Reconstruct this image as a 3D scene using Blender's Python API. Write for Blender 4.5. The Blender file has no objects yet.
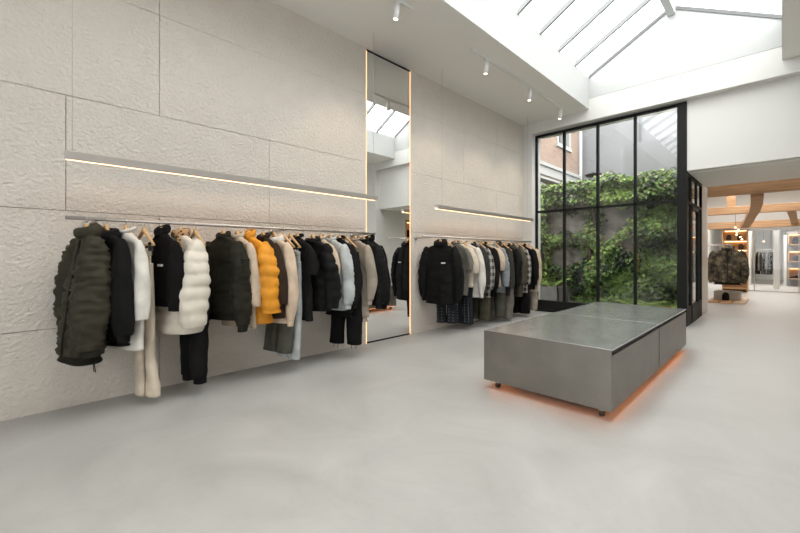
import bpy, math, random
from mathutils import Vector, Matrix, noise
R = math.radians
PI = math.pi
random.seed(7)
sc = bpy.context.scene
COL = sc.collection

# ------------------------------------------------------------------ camera
F = 385.0
cam_d = bpy.data.cameras.new('camera')
cam_d.sensor_width = 36.0
cam_d.lens = F / 800.0 * 36.0
cam_d.shift_y = -11.5 / 800.0
cam_d.clip_end = 200
cam = bpy.data.objects.new('camera', cam_d)
COL.objects.link(cam)
cam.location = (0, 0, 1.2)
cam.rotation_euler = (R(90), 0, R(44.9))
sc.camera = cam

# ------------------------------------------------------------------ world, lights, exposure
w = bpy.data.worlds.new('overcast_sky')
sc.world = w
w.use_nodes = True
nt = w.node_tree
bg = nt.nodes['Background']
tc = nt.nodes.new('ShaderNodeTexCoord')
sep = nt.nodes.new('ShaderNodeSeparateXYZ')
ramp = nt.nodes.new('ShaderNodeValToRGB')
ramp.color_ramp.elements[0].position = 0.0
ramp.color_ramp.elements[0].color = (0.62, 0.65, 0.70, 1)
ramp.color_ramp.elements[1].position = 0.55
ramp.color_ramp.elements[1].color = (1.0, 0.985, 0.955, 1)
nt.links.new(tc.outputs['Generated'], sep.inputs[0])
nt.links.new(sep.outputs['Z'], ramp.inputs[0])
nt.links.new(ramp.outputs[0], bg.inputs[0])
bg.inputs[1].default_value = 5.2

def area(name, loc, rot, sx, sy, power, color=(1, 1, 1), portal=False):
    l = bpy.data.lights.new(name, 'AREA')
    l.shape = 'RECTANGLE'
    l.size = sx
    l.size_y = sy
    l.energy = power
    l.color = color
    l.cycles.is_portal = portal
    o = bpy.data.objects.new(name, l)
    COL.objects.link(o)
    o.location = loc
    o.rotation_euler = rot
    return o
# portals: openings that daylight comes in through; the one behind the camera is added
area('skylight_portal', (-1.335, 3.65, 5.45), (0, 0, 0), 2.7, 8.4, 1, portal=True)
area('garden_window_portal', (-2.5, 8.12, 1.9), (R(-90), 0, 0), 2.9, 3.8, 1, portal=True)
area('added_opening_portal', (-0.25, -2.55, 1.8), (R(90), 0, 0), 2.5, 3.2, 1, portal=True)
area('back_room_fill', (-0.6, 13.6, 3.35), (0, 0, 0), 2.0, 5.0, 110, (1.0, 0.97, 0.93))  # added fill that brightens the back room, not a fitting of it
area('far_room_fill', (-0.6, 20.2, 2.9), (0, 0, 0), 2.4, 3.6, 150, (1.0, 0.96, 0.91))  # invented lamp, lifts the dim room behind the partition
sc.view_settings.view_transform = 'Standard'
sc.view_settings.look = 'None'
sc.view_settings.exposure = 0.68
sc.view_settings.gamma = 1.0
sc.view_settings.use_curve_mapping = False
sc.cycles.use_denoising = True
sc.cycles.max_bounces = 10
sc.cycles.diffuse_bounces = 6
sc.cycles.glossy_bounces = 5
sc.cycles.transparent_max_bounces = 24
sc.cycles.sample_clamp_indirect = 6.0
sc.cycles.caustics_reflective = False
sc.cycles.caustics_refractive = False

# ------------------------------------------------------------------ materials
def mat(name, color=(0.5, 0.5, 0.5), rough=0.6, metal=0.0, bump=0.0, bscale=200.0, var=0.0, vscale=4.0,
        sheen=0.0, color2=None, spec=None, emit=None, estr=0.0, detail=4.0, dist=0.01, stretch=None):
    m = bpy.data.materials.new(name)
    m.use_nodes = True
    n = m.node_tree.nodes
    L = m.node_tree.links
    b = n['Principled BSDF']
    b.inputs['Base Color'].default_value = (*color, 1)
    b.inputs['Roughness'].default_value = rough
    b.inputs['Metallic'].default_value = metal
    if spec is not None:
        b.inputs['Specular IOR Level'].default_value = spec
    if sheen:
        b.inputs['Sheen Weight'].default_value = sheen
        b.inputs['Sheen Roughness'].default_value = 0.5
        b.inputs['Sheen Tint'].default_value = (*[min(1, c * 2 + .05) for c in color], 1)
    if emit:
        b.inputs['Emission Color'].default_value = (*emit, 1)
        b.inputs['Emission Strength'].default_value = estr
    t = n.new('ShaderNodeTexCoord')
    src = t.outputs['Object']
    if stretch:
        mp = n.new('ShaderNodeMapping')
        mp.inputs['Scale'].default_value = stretch
        L.new(src, mp.inputs[0])
        src = mp.outputs[0]
    if var or color2:
        no = n.new('ShaderNodeTexNoise')
        no.inputs['Scale'].default_value = vscale
        no.inputs['Detail'].default_value = detail
        L.new(src, no.inputs['Vector'])
        mx = n.new('ShaderNodeMix')
        mx.data_type = 'RGBA'
        c2 = color2 or tuple(c * (1 - var) for c in color)
        c1 = color if color2 else tuple(min(1, c * (1 + var)) for c in color)
        mx.inputs[6].default_value = (*c1, 1)
        mx.inputs[7].default_value = (*c2, 1)
        mr = n.new('ShaderNodeMapRange')
        mr.inputs[1].default_value = 0.35
        mr.inputs[2].default_value = 0.65
        L.new(no.outputs[0], mr.inputs[0])
        L.new(mr.outputs[0], mx.inputs[0])
        L.new(mx.outputs[2], b.inputs['Base Color'])
    if bump:
        nb = n.new('ShaderNodeTexNoise')
        nb.inputs['Scale'].default_value = bscale
        nb.inputs['Detail'].default_value = 3
        L.new(src, nb.inputs['Vector'])
        bp = n.new('ShaderNodeBump')
        bp.inputs['Strength'].default_value = bump
        bp.inputs['Distance'].default_value = dist
        L.new(nb.outputs[0], bp.inputs['Height'])
        L.new(bp.outputs[0], b.inputs['Normal'])
    return m

def nodes_of(m):
    return m.node_tree.nodes, m.node_tree.links, m.node_tree.nodes['Principled BSDF']

def glass(name, tint=(0.93, 0.95, 0.94), ior=1.5, gain=1.0):
    m = bpy.data.materials.new(name)
    m.use_nodes = True
    n = m.node_tree.nodes
    L = m.node_tree.links
    n.remove(n['Principled BSDF'])
    out = n['Material Output']
    tr = n.new('ShaderNodeBsdfTransparent')
    tr.inputs[0].default_value = (*tint, 1)
    gl = n.new('ShaderNodeBsdfGlossy')
    gl.inputs['Roughness'].default_value = 0.0
    lw_ = n.new('ShaderNodeLayerWeight')
    lw_.inputs[0].default_value = 0.5
    pw = n.new('ShaderNodeMath')
    pw.operation = 'POWER'
    pw.inputs[1].default_value = 5.0
    L.new(lw_.outputs['Facing'], pw.inputs[0])
    fr = n.new('ShaderNodeMath')
    fr.operation = 'MULTIPLY_ADD'
    f0 = ((ior - 1) / (ior + 1)) ** 2
    fr.inputs[1].default_value = 1 - f0
    fr.inputs[2].default_value = f0
    L.new(pw.outputs[0], fr.inputs[0])
    mu = n.new('ShaderNodeMath')
    mu.operation = 'MULTIPLY'
    mu.inputs[1].default_value = gain
    mu.use_clamp = True
    mx = n.new('ShaderNodeMixShader')
    L.new(fr.outputs[0], mu.inputs[0])
    L.new(mu.outputs[0], mx.inputs[0])
    L.new(tr.outputs[0], mx.inputs[1])
    L.new(gl.outputs[0], mx.inputs[2])
    L.new(mx.outputs[0], out.inputs[0])
    return m

def emis(name, color, strength):
    m = bpy.data.materials.new(name)
    m.use_nodes = True
    n = m.node_tree.nodes
    n.remove(n['Principled BSDF'])
    e = n.new('ShaderNodeEmission')
    e.inputs[0].default_value = (*color, 1)
    e.inputs[1].default_value = strength
    m.node_tree.links.new(e.outputs[0], n['Material Output'].inputs[0])
    return m

# rough hewn plaster of the left wall
def plaster_mat():
    m = mat('rough_cast_plaster', (0.60, 0.565, 0.525), 0.85)
    n, L, b = nodes_of(m)
    t = n.new('ShaderNodeTexCoord')
    mp = n.new('ShaderNodeMapping')
    mp.inputs['Scale'].default_value = (1, 1, 1.35)
    mp.inputs['Rotation'].default_value = (0.5, 0, 0)
    L.new(t.outputs['Object'], mp.inputs[0])
    a = n.new('ShaderNodeTexNoise')
    a.inputs['Scale'].default_value = 30
    a.inputs['Detail'].default_value = 5
    a.inputs['Roughness'].default_value = 0.55
    a.inputs['Distortion'].default_value = 0.0
    L.new(mp.outputs[0], a.inputs['Vector'])
    r = n.new('ShaderNodeValToRGB')
    r.color_ramp.elements[0].position = 0.36
    r.color_ramp.elements[1].position = 0.66
    L.new(a.outputs[0], r.inputs[0])
    a2 = n.new('ShaderNodeTexNoise')
    a2.inputs['Scale'].default_value = 5
    a2.inputs['Detail'].default_value = 3
    L.new(t.outputs['Object'], a2.inputs['Vector'])
    ad = n.new('ShaderNodeMath')
    ad.operation = 'MULTIPLY_ADD'
    ad.inputs[1].default_value = 1.2
    L.new(a2.outputs[0], ad.inputs[0])
    L.new(r.outputs[0], ad.inputs[2])
    bp = n.new('ShaderNodeBump')
    bp.inputs['Strength'].default_value = 0.75
    bp.inputs['Distance'].default_value = 0.011
    L.new(ad.outputs[0], bp.inputs['Height'])
    L.new(bp.outputs[0], b.inputs['Normal'])
    mx = n.new('ShaderNodeMix')
    mx.data_type = 'RGBA'
    mx.inputs[6].default_value = (0.63, 0.575, 0.515, 1)
    mx.inputs[7].default_value = (0.69, 0.64, 0.58, 1)
    L.new(a2.outputs[0], mx.inputs[0])
    L.new(mx.outputs[2], b.inputs['Base Color'])
    return m

def concrete_mat():
    m = mat('polished_concrete', (0.5, 0.49, 0.46), 0.4)
    n, L, b = nodes_of(m)
    t = n.new('ShaderNodeTexCoord')
    a = n.new('ShaderNodeTexNoise')
    a.inputs['Scale'].default_value = 1.3
    a.inputs['Detail'].default_value = 9
    a.inputs['Roughness'].default_value = 0.68
    a.inputs['Distortion'].default_value = 0.9
    L.new(t.outputs['Object'], a.inputs['Vector'])
    r = n.new('ShaderNodeValToRGB')
    e = r.color_ramp.elements
    e[0].position = 0.34
    e[0].color = (0.355, 0.346, 0.332, 1)
    e[1].position = 0.68
    e[1].color = (0.44, 0.43, 0.415, 1)
    x = r.color_ramp.elements.new(0.5)
    x.color = (0.395, 0.386, 0.371, 1)
    L.new(a.outputs[0], r.inputs[0])
    L.new(r.outputs[0], b.inputs['Base Color'])
    rr = n.new('ShaderNodeMapRange')
    rr.inputs[1].default_value = 0.3
    rr.inputs[2].default_value = 0.7
    rr.inputs[3].default_value = 0.34
    rr.inputs[4].default_value = 0.52
    L.new(a.outputs[0], rr.inputs[0])
    L.new(rr.outputs[0], b.inputs['Roughness'])
    b2 = n.new('ShaderNodeTexNoise')
    b2.inputs['Scale'].default_value = 9
    b2.inputs['Detail'].default_value = 4
    L.new(t.outputs['Object'], b2.inputs['Vector'])
    bp = n.new('ShaderNodeBump')
    bp.inputs['Strength'].default_value = 0.15
    bp.inputs['Distance'].default_value = 0.004
    L.new(b2.outputs[0], bp.inputs['Height'])
    L.new(bp.outputs[0], b.inputs['Normal'])
    return m

def brick_mat(name, c1, c2, mortar, scale=4.2, axis='Y'):
    m = mat(name, c1, 0.9)
    n, L, b = nodes_of(m)
    t = n.new('ShaderNodeTexCoord')
    mp = n.new('ShaderNodeMapping')
    mp.inputs['Rotation'].default_value = (R(-90), 0, 0) if axis == 'X' else (R(-90), R(0), R(-90))
    s = n.new('ShaderNodeSeparateXYZ')
    c = n.new('ShaderNodeCombineXYZ')
    L.new(t.outputs['Object'], s.inputs[0])
    L.new(s.outputs['X' if axis == 'X' else 'Y'], c.inputs[0])
    L.new(s.outputs['Z'], c.inputs[1])
    k = n.new('ShaderNodeTexBrick')
    k.inputs['Color1'].default_value = (*c1, 1)
    k.inputs['Color2'].default_value = (*c2, 1)
    k.inputs['Mortar'].default_value = (*mortar, 1)
    k.inputs['Scale'].default_value = scale
    k.inputs['Mortar Size'].default_value = 0.02
    k.inputs['Brick Width'].default_value = 0.9
    k.inputs['Row Height'].default_value = 0.3
    L.new(c.outputs[0], k.inputs['Vector'])
    L.new(k.outputs['Color'], b.inputs['Base Color'])
    return m

def wood_mat(name, c1, c2, rough=0.55, stretch=(1, 12, 12), scale=3):
    return mat(name, c1, rough, color2=c2, vscale=scale, stretch=stretch, detail=5, bump=0.1, bscale=20, dist=0.002)

def camo_mat():
    m = mat('camouflage_print', (0.1, 0.09, 0.06), 0.8)
    n, L, b = nodes_of(m)
    t = n.new('ShaderNodeTexCoord')
    a = n.new('ShaderNodeTexNoise')
    a.inputs['Scale'].default_value = 9
    a.inputs['Detail'].default_value = 2
    L.new(t.outputs['Object'], a.inputs['Vector'])
    r = n.new('ShaderNodeValToRGB')
    r.color_ramp.interpolation = 'CONSTANT'
    e = r.color_ramp.elements
    e[0].position = 0
    e[0].color = (0.018, 0.016, 0.012, 1)
    e[1].position = 0.44
    e[1].color = (0.075, 0.055, 0.032, 1)
    x = e.new(0.52)
    x.color = (0.05, 0.06, 0.03, 1)
    x = e.new(0.58)
    x.color = (0.16, 0.12, 0.08, 1)
    L.new(a.outputs[0], r.inputs[0])
    L.new(r.outputs[0], b.inputs['Base Color'])
    return m

def check_mat(name, light, dark, sc_=9.0):
    m = mat(name, light, 0.9)
    n, L, b = nodes_of(m)
    t = n.new('ShaderNodeTexCoord')
    s = n.new('ShaderNodeSeparateXYZ')
    L.new(t.outputs['Object'], s.inputs[0])
    sm = n.new('ShaderNodeMath')
    sm.operation = 'ADD'
    L.new(s.outputs['X'], sm.inputs[0])
    L.new(s.outputs['Y'], sm.inputs[1])
    fs = []
    for src in (sm.outputs[0], s.outputs['Z']):
        m1 = n.new('ShaderNodeMath')
        m1.operation = 'MULTIPLY'
        m1.inputs[1].default_value = sc_
        f = n.new('ShaderNodeMath')
        f.operation = 'FRACT'
        g = n.new('ShaderNodeMath')
        g.operation = 'GREATER_THAN'
        g.inputs[1].default_value = 0.5
        L.new(src, m1.inputs[0])
        L.new(m1.outputs[0], f.inputs[0])
        L.new(f.outputs[0], g.inputs[0])
        fs.append(g)
    ad = n.new('ShaderNodeMath')
    ad.operation = 'ADD'
    L.new(fs[0].outputs[0], ad.inputs[0])
    L.new(fs[1].outputs[0], ad.inputs[1])
    hf = n.new('ShaderNodeMath')
    hf.operation = 'MULTIPLY'
    hf.inputs[1].default_value = 0.5
    L.new(ad.outputs[0], hf.inputs[0])
    mx = n.new('ShaderNodeMix')
    mx.data_type = 'RGBA'
    mx.inputs[6].default_value = (*light, 1)
    mx.inputs[7].default_value = (*dark, 1)
    L.new(hf.outputs[0], mx.inputs[0])
    L.new(mx.outputs[2], b.inputs['Base Color'])
    return m

def leopard_mat():
    m = mat('leopard_print', (0.35, 0.2, 0.09), 0.9)
    n, L, b = nodes_of(m)
    t = n.new('ShaderNodeTexCoord')
    v = n.new('ShaderNodeTexVoronoi')
    v.inputs['Scale'].default_value = 38
    L.new(t.outputs['Object'], v.inputs['Vector'])
    r = n.new('ShaderNodeValToRGB')
    r.color_ramp.elements[0].position = 0.3
    r.color_ramp.elements[0].color = (0.03, 0.015, 0.01, 1)
    r.color_ramp.elements[1].position = 0.42
    r.color_ramp.elements[1].color = (0.42, 0.25, 0.12, 1)
    L.new(v.outputs['Distance'], r.inputs[0])
    L.new(r.outputs[0], b.inputs['Base Color'])
    return m

M = {}
M['plaster'] = plaster_mat()
M['concrete'] = concrete_mat()
M['joint'] = mat('plaster_joint', (0.16, 0.14, 0.12), 0.9)
M['white'] = mat('white_wall_paint', (0.68, 0.67, 0.645), 0.7, bump=0.05, bscale=90, dist=0.002)
M['ceil'] = mat('ceiling_paint', (0.80, 0.78, 0.735), 0.75, bump=0.04, bscale=60, dist=0.002)
M['shaft'] = mat('skylight_lining_paint', (0.50, 0.505, 0.495), 0.7)
M['black_steel'] = mat('black_powder_coated_steel', (0.010, 0.010, 0.0095), 0.55, spec=0.18)
M['white_metal'] = mat('white_enamel', (0.78, 0.78, 0.76), 0.4)
M['grey_metal'] = mat('anodised_metal', (0.46, 0.43, 0.40), 0.38, metal=0.85, bump=0.05, bscale=300, dist=0.001)
M['steel'] = mat('brushed_stainless_steel', (0.25, 0.23, 0.207), 0.42, metal=0.85, var=0.07, vscale=5, bump=0.10, bscale=60, dist=0.001)
M['steel_top'] = mat('brushed_steel_lit_top', (0.50, 0.51, 0.505), 0.26, metal=0.9, var=0.10, vscale=4, bump=0.12, bscale=40, dist=0.001)  # paler copy of the body steel, the top's reflected light put into the colour
M['dark_gap'] = mat('dark_recess', (0.02, 0.02, 0.02), 0.8)
M['rubber'] = mat('black_rubber', (0.02, 0.02, 0.02), 0.5)
M['chrome'] = mat('chrome', (0.75, 0.74, 0.72), 0.15, metal=1.0)
M['mirror'] = mat('mirror_silver', (0.86, 0.87, 0.86), 0.0, metal=1.0)
M['warm_led'] = emis('warm_led_strip', (1.0, 0.50, 0.22), 1.5)
M['bar_led'] = emis('warm_white_tube', (1.0, 0.55, 0.27), 6.0)
M['table_led'] = emis('amber_led_strip', (1.0, 0.30, 0.07), 4.0)
M['spot_led'] = emis('spot_lens', (1.0, 0.82, 0.62), 3.0)
M['shelf_led'] = emis('shelf_led', (1.0, 0.62, 0.3), 5.0)
M['glass'] = glass('window_glass', (0.66, 0.68, 0.67), 1.5, 2.2)
M['roof_glass'] = glass('roof_glass', (0.68, 0.70, 0.70), 1.45, 1.0)
M['inner_glass'] = glass('partition_glass', (0.90, 0.91, 0.90), 1.45, 1.2)
M['hanger_wood'] = wood_mat('pale_beech', (0.62, 0.40, 0.20), (0.50, 0.30, 0.14), 0.5, (1, 1, 1), 30)
M['beam_wood'] = wood_mat('old_timber', (0.50, 0.31, 0.17), (0.36, 0.20, 0.10), 0.75, (0.6, 10, 10), 3)
M['shelf_wood'] = wood_mat('oak_ply', (0.55, 0.34, 0.16), (0.45, 0.26, 0.12), 0.6, (1, 8, 8), 3)
M['plank_wood'] = wood_mat('orange_plank', (0.50, 0.26, 0.12), (0.62, 0.38, 0.2), 0.5, (8, 0.6, 8), 3)
M['plank_pale'] = wood_mat('pale_plank', (0.58, 0.42, 0.28), (0.65, 0.50, 0.36), 0.5, (8, 0.6, 8), 3)
M['leaf_a'] = mat('ivy_leaf_green', (0.115, 0.19, 0.045), 0.5, var=0.35, vscale=2.2)
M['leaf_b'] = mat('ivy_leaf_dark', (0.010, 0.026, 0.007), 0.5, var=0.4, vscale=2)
M['leaf_c'] = mat('ivy_leaf_light', (0.26, 0.38, 0.08), 0.5, var=0.3, vscale=2)
M['leaf_d'] = mat('ivy_leaf_red', (0.22, 0.06, 0.03), 0.6, var=0.3, vscale=2)
M['blossom'] = mat('dry_pink_leaf', (0.42, 0.33, 0.28), 0.7, var=0.2, vscale=3)
M['bark'] = mat('bark', (0.045, 0.03, 0.02), 0.95, bump=0.6, bscale=30)
M['garden_wall'] = mat('weathered_render', (0.30, 0.27, 0.25), 0.95, color2=(0.13, 0.115, 0.105), vscale=2.6, detail=8, bump=0.5, bscale=14, dist=0.03)
M['garden_floor'] = mat('courtyard_paving', (0.10, 0.10, 0.095), 0.9, color2=(0.06, 0.06, 0.055), vscale=6, bump=0.3, bscale=20)
M['grey_render'] = mat('grey_render', (0.25, 0.253, 0.265), 0.9, var=0.05, vscale=1.2, bump=0.1, bscale=40)
M['brick'] = brick_mat('red_brown_brick', (0.33, 0.23, 0.18), (0.26, 0.175, 0.135), (0.36, 0.32, 0.28))
M['stone_white'] = mat('white_painted_stone', (0.42, 0.42, 0.41), 0.8)
M['planter'] = mat('concrete_planter', (0.16, 0.15, 0.14), 0.9, var=0.1, vscale=6)
M['kraft'] = mat('kraft_card', (0.36, 0.17, 0.07), 0.8)
M['paper'] = mat('white_paper', (0.75, 0.74, 0.71), 0.8)

def fab(name, c, rough=0.85, sheen=0.0, var=0.15, vscale=7, bump=0.25, bscale=260, dist=0.0015):
    dark = max(c) < 0.08
    return mat(name, c, max(rough, 0.55), sheen=0.0 if dark else min(sheen, .1), spec=0.07 if dark else 0.3, var=var, vscale=vscale, bump=bump, bscale=bscale, dist=dist)
M['olive'] = fab('olive_nylon', (0.040, 0.036, 0.025), 0.42, 0.1, 0.12, bump=0.2, bscale=18, dist=0.008)
M['olive_dark'] = fab('dark_olive_rib', (0.018, 0.017, 0.013), 0.8)
M['black'] = fab('black_cotton', (0.010, 0.0095, 0.0095), 0.85, 0.08)
M['black_nylon'] = fab('black_nylon', (0.009, 0.009, 0.009), 0.42, 0.05, bump=0.2, bscale=18, dist=0.006)
M['black_fleece'] = fab('black_pile', (0.009, 0.008, 0.008), 0.95, 0.1, bump=0.9, bscale=70, dist=0.012)
M['offwhite'] = fab('off_white_jersey', (0.60, 0.57, 0.52), 0.9)
M['cream'] = fab('cream_twill', (0.58, 0.50, 0.40), 0.9)
M['cream_puff'] = fab('cream_ripstop', (0.62, 0.565, 0.48), 0.5, 0.1, 0.05, bump=0.2, bscale=22, dist=0.008)
M['orange'] = fab('amber_nylon', (0.66, 0.265, 0.018), 0.5, 0.1, 0.10, bump=0.25, bscale=22, dist=0.01)
M['beige'] = fab('beige_cotton', (0.50, 0.40, 0.30), 0.9)
M['sand'] = fab('sand_sweat', (0.56, 0.43, 0.32), 0.9)
M['taupe'] = fab('taupe_knit', (0.30, 0.255, 0.205), 0.95, 0.2, bump=0.5, bscale=140)
M['darkolive'] = fab('black_olive_nylon', (0.020, 0.019, 0.014), 0.45, 0.1, bump=0.2, bscale=18, dist=0.006)
M['brown'] = fab('dark_brown_cotton', (0.035, 0.022, 0.015), 0.85)
M['grey'] = fab('washed_grey_denim', (0.085, 0.085, 0.075), 0.9, bump=0.4)
M['greygreen'] = fab('grey_green_twill', (0.075, 0.072, 0.058), 0.9)
M['paledenim'] = fab('pale_denim', (0.40, 0.42, 0.42), 0.9, var=0.2, bump=0.4)
M['bluegrey'] = fab('blue_grey_denim', (0.20, 0.22, 0.23), 0.9, var=0.25, bump=0.4)
M['darkdenim'] = fab('dark_denim', (0.02, 0.023, 0.028), 0.9, var=0.2, bump=0.4)
M['charcoal'] = fab('charcoal_wool', (0.035, 0.033, 0.031), 0.95)
M['olivebrown'] = fab('olive_brown_twill', (0.065, 0.058, 0.042), 0.9)
M['stonegrey'] = fab('stone_grey_cotton', (0.14, 0.13, 0.112), 0.9)
M['flannel'] = check_mat('black_grey_check', (0.33, 0.31, 0.28), (0.012, 0.012, 0.012), 9)
M['leopard'] = leopard_mat()
M['camo'] = camo_mat()

# ------------------------------------------------------------------ helpers
def mk(name, verts, faces, m, parent=None, smooth=True, loc=None, rot=None):
    me = bpy.data.meshes.new(name)
    me.from_pydata([tuple(v) for v in verts], [], faces)
    me.update()
    if smooth:
        me.polygons.foreach_set('use_smooth', [True] * len(me.polygons))
    if isinstance(m, str):
        m = M[m]
    me.materials.append(m)
    o = bpy.data.objects.new(name, me)
    COL.objects.link(o)
    if parent:
        o.parent = parent
    if loc:
        o.location = loc
    if rot:
        o.rotation_euler = rot
    return o

def tag(o, label=None, cat=None, group=None, kind=None):
    if label:
        o['label'] = label
    if cat:
        o['category'] = cat
    if group:
        o['group'] = group
    if kind:
        o['kind'] = kind
    return o

def empty(name, loc, rz=0.0, label=None, cat=None, group=None):
    o = bpy.data.objects.new(name, None)
    o.empty_display_size = 0.1
    COL.objects.link(o)
    o.location = loc
    o.rotation_euler = (0, 0, rz)
    return tag(o, label, cat, group)

class MB:
    def __init__(s):
        s.v = []
        s.f = []
    def add(s, v, f):
        k = len(s.v)
        s.v += [tuple(x) for x in v]
        s.f += [tuple(i + k for i in q) for q in f]
        return s
    def box(s, x0, x1, y0, y1, z0, z1):
        v = [(x0, y0, z0), (x1, y0, z0), (x1, y1, z0), (x0, y1, z0), (x0, y0, z1), (x1, y0, z1), (x1, y1, z1), (x0, y1, z1)]
        f = [(0, 3, 2, 1), (4, 5, 6, 7), (0, 1, 5, 4), (1, 2, 6, 5), (2, 3, 7, 6), (3, 0, 4, 7)]
        return s.add(v, f)
    def prism(s, poly, a, b, axis='Y'):
        # poly of 2D points extruded between a and b along axis
        n = len(poly)
        def P(p, t):
            return (p[0], t, p[1]) if axis == 'Y' else ((t, p[0], p[1]) if axis == 'X' else (p[0], p[1], t))
        v = [P(p, a) for p in poly] + [P(p, b) for p in poly]
        f = [tuple(range(n))[::-1], tuple(range(n, 2 * n))]
        for i in range(n):
            j = (i + 1) % n
            f.append((i, j, j + n, i + n))
        return s.add(v, f)
    def tube(s, pts, r, n=10, cap=True):
        pts = [Vector(p) for p in pts]
        rs = r if isinstance(r, (list, tuple)) else [r] * len(pts)
        v = []
        up = None
        for i, p in enumerate(pts):
            t = (pts[min(i + 1, len(pts) - 1)] - pts[max(i - 1, 0)]).normalized()
            if up is None:
                up = Vector((0, 0, 1)) if abs(t.z) < 0.9 else Vector((1, 0, 0))
            a = t.cross(up)
            if a.length < 1e-5:
                a = t.cross(Vector((0, 1, 0)))
            a.normalize()
            b = a.cross(t).normalized()
            up = b
            for k in range(n):
                q = 2 * PI * k / n
                v.append(p + a * math.cos(q) * rs[i] + b * math.sin(q) * rs[i])
        f = []
        for i in range(len(pts) - 1):
            for k in range(n):
                k2 = (k + 1) % n
                f.append((i * n + k, i * n + k2, (i + 1) * n + k2, (i + 1) * n + k))
        if cap:
            f.append(tuple(range(n))[::-1])
            f.append(tuple(range((len(pts) - 1) * n, len(pts) * n)))
        return s.add(v, f)
    def build(s, name, m, parent=None, smooth=False, bevel=0.0, loc=None, rot=None):
        o = mk(name, s.v, s.f, m, parent, smooth, loc, rot)
        if bevel:
            b = o.modifiers.new('bevel', 'BEVEL')
            b.width = bevel
            b.segments = 2
            b.limit_method = 'ANGLE'
        return o

def box(name, x0, x1, y0, y1, z0, z1, m, parent=None, bevel=0.0):
    return MB().box(x0, x1, y0, y1, z0, z1).build(name, m, parent, bevel=bevel)

def struct(o):
    o['kind'] = 'structure'
    return o

def ray_y(u, x):
    # y at which the sight line through picture column u meets the plane of the given x
    t = (u - 400) / F
    return -x * (1 + t) / (1 - t)
def ray_z(u, v, x):
    t = (u - 400) / F
    d = -x / (0.7071 * (1 - t))
    return 1.2 + (255 - v) * d / F

# ------------------------------------------------------------------ room shell
H = 4.0
XL, XR = -4.0, 1.5
YB = 7.95          # window wall
struct(box('floor', -5.2, 3.2, -2.8, 26.2, -0.2, 0.0, M['concrete']))

# left wall: rough slabs with open joints, in front of a dark backing; mirror gap 3.37-4.235
wl = MB()
courses = [(0.0, 0.63), (0.63, 1.55), (1.55, 2.46), (2.46, 3.37), (3.37, 4.0)]
vjs = [[-1.2, 0.93, 2.9], [-1.0, 0.93, 2.4], [-0.6, 0.29, 1.98], [-0.6, 0.93], [-0.7, 0.93]]
vjr = [[6.7], [5.6], [6.7], [5.6], [6.7]]
g = 0.0025
for (z0, z1), a, b_ in zip(courses, vjs, vjr):
    for lo, hi, js in ((-2.8, 3.362, a), (4.243, YB, b_)):
        e = [lo] + js + [hi]
        for k in range(len(e) - 1):
            wl.box(XL - 0.04, XL, e[k] + (g if k else 0), e[k + 1] - (g if k < len(e) - 2 else 0),
                   z0 + (g if z0 else 0), z1 - (g if z1 < 4 else 0))
struct(wl.build('wall_left', M['plaster']))
bk = MB()
bk.box(XL - 0.2, XL - 0.03, -2.8, 3.36, 0, H)
bk.box(XL - 0.2, XL - 0.03, 4.245, YB + 0.2, 0, H)
bk.box(XL - 0.2, XL - 0.05, 3.36, 4.245, 0, H)
struct(bk.build('trim_1', M['joint']))

# ceiling either side of the skylight
SX0, SX1, SY0, SY1 = -2.65, -0.015, -0.4, 7.8
EZ, RZ = 4.61, 5.35
c = MB()
c.box(XL - 0.2, SX0 - .002, -2.8, SY1 - .002, H, H + 0.2)
c.box(SX1 + .002, XR + 0.2, -2.8, SY1 - .002, H, H + 0.2)
c.box(SX0 - .002, SX1 + .002, -2.8, SY0 - .002, H, H + 0.2)
struct(c.build('ceiling', M['ceil']))
s = MB()
s.box(SX0 - 0.1, SX0, SY0 - 0.1, SY1 - .001, H + .002, EZ)
s.box(SX1, SX1 + 0.1, SY0 - 0.1, SY1 - .001, H + .002, EZ)
XC = (SX0 + SX1) / 2
for y0 in (SY0 - 0.1, SY1):
    zq = H + .003 if y0 < 0 else H + .205
    s.prism([(SX0 - .1, zq), (SX1 + .1, zq), (SX1 + .1, EZ), (SX1, EZ), (XC, RZ), (SX0, EZ), (SX0 - .1, EZ)], y0, y0 + 0.1)
struct(s.build('trim_2', M['shaft']))
# pitched glass roof
pane = MB()
for sx in (SX0, SX1):
    pane.add([(sx, SY0 - .05, EZ + .002), (sx, SY1 + .05, EZ + .002), (XC, SY1 + .05, RZ + .002), (XC, SY0 - .05, RZ + .002)], [(0, 1, 2, 3)])
root = empty('window_1', (0, 0, 0))
struct(root)
pane.build('pane', M['roof_glass'], root)
fr = MB()
yb = 5.01 - 0.7 * 7
k = 0
ys = [5.01 + 0.70 * i for i in range(-7, 4)]
for y in ys:
    for sx in (SX0, SX1):
        dx = 0.022
        n_ = Vector((RZ - EZ, 0, -(XC - sx))).normalized()
        fr.add([(sx, y - dx, EZ + .05), (sx, y + dx, EZ + .05), (XC, y + dx, RZ + .05), (XC, y - dx, RZ + .05),
                (sx, y - dx, EZ - .03), (sx, y + dx, EZ - .03), (XC, y + dx, RZ - .03), (XC, y - dx, RZ - .03)],
               [(0, 1, 2, 3), (4, 7, 6, 5), (0, 4, 5, 1), (1, 5, 6, 2), (2, 6, 7, 3), (3, 7, 4, 0)])
fr.build('glazing_bar', mat('glazing_bar_grey', (0.30, 0.305, 0.30), 0.6, spec=.2), root)
MB().box(XC - 0.055, XC + 0.055, SY0, SY1, RZ - 0.13, RZ + 0.05).build('ridge_beam', M['shaft'], root)
fb = MB()
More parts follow.
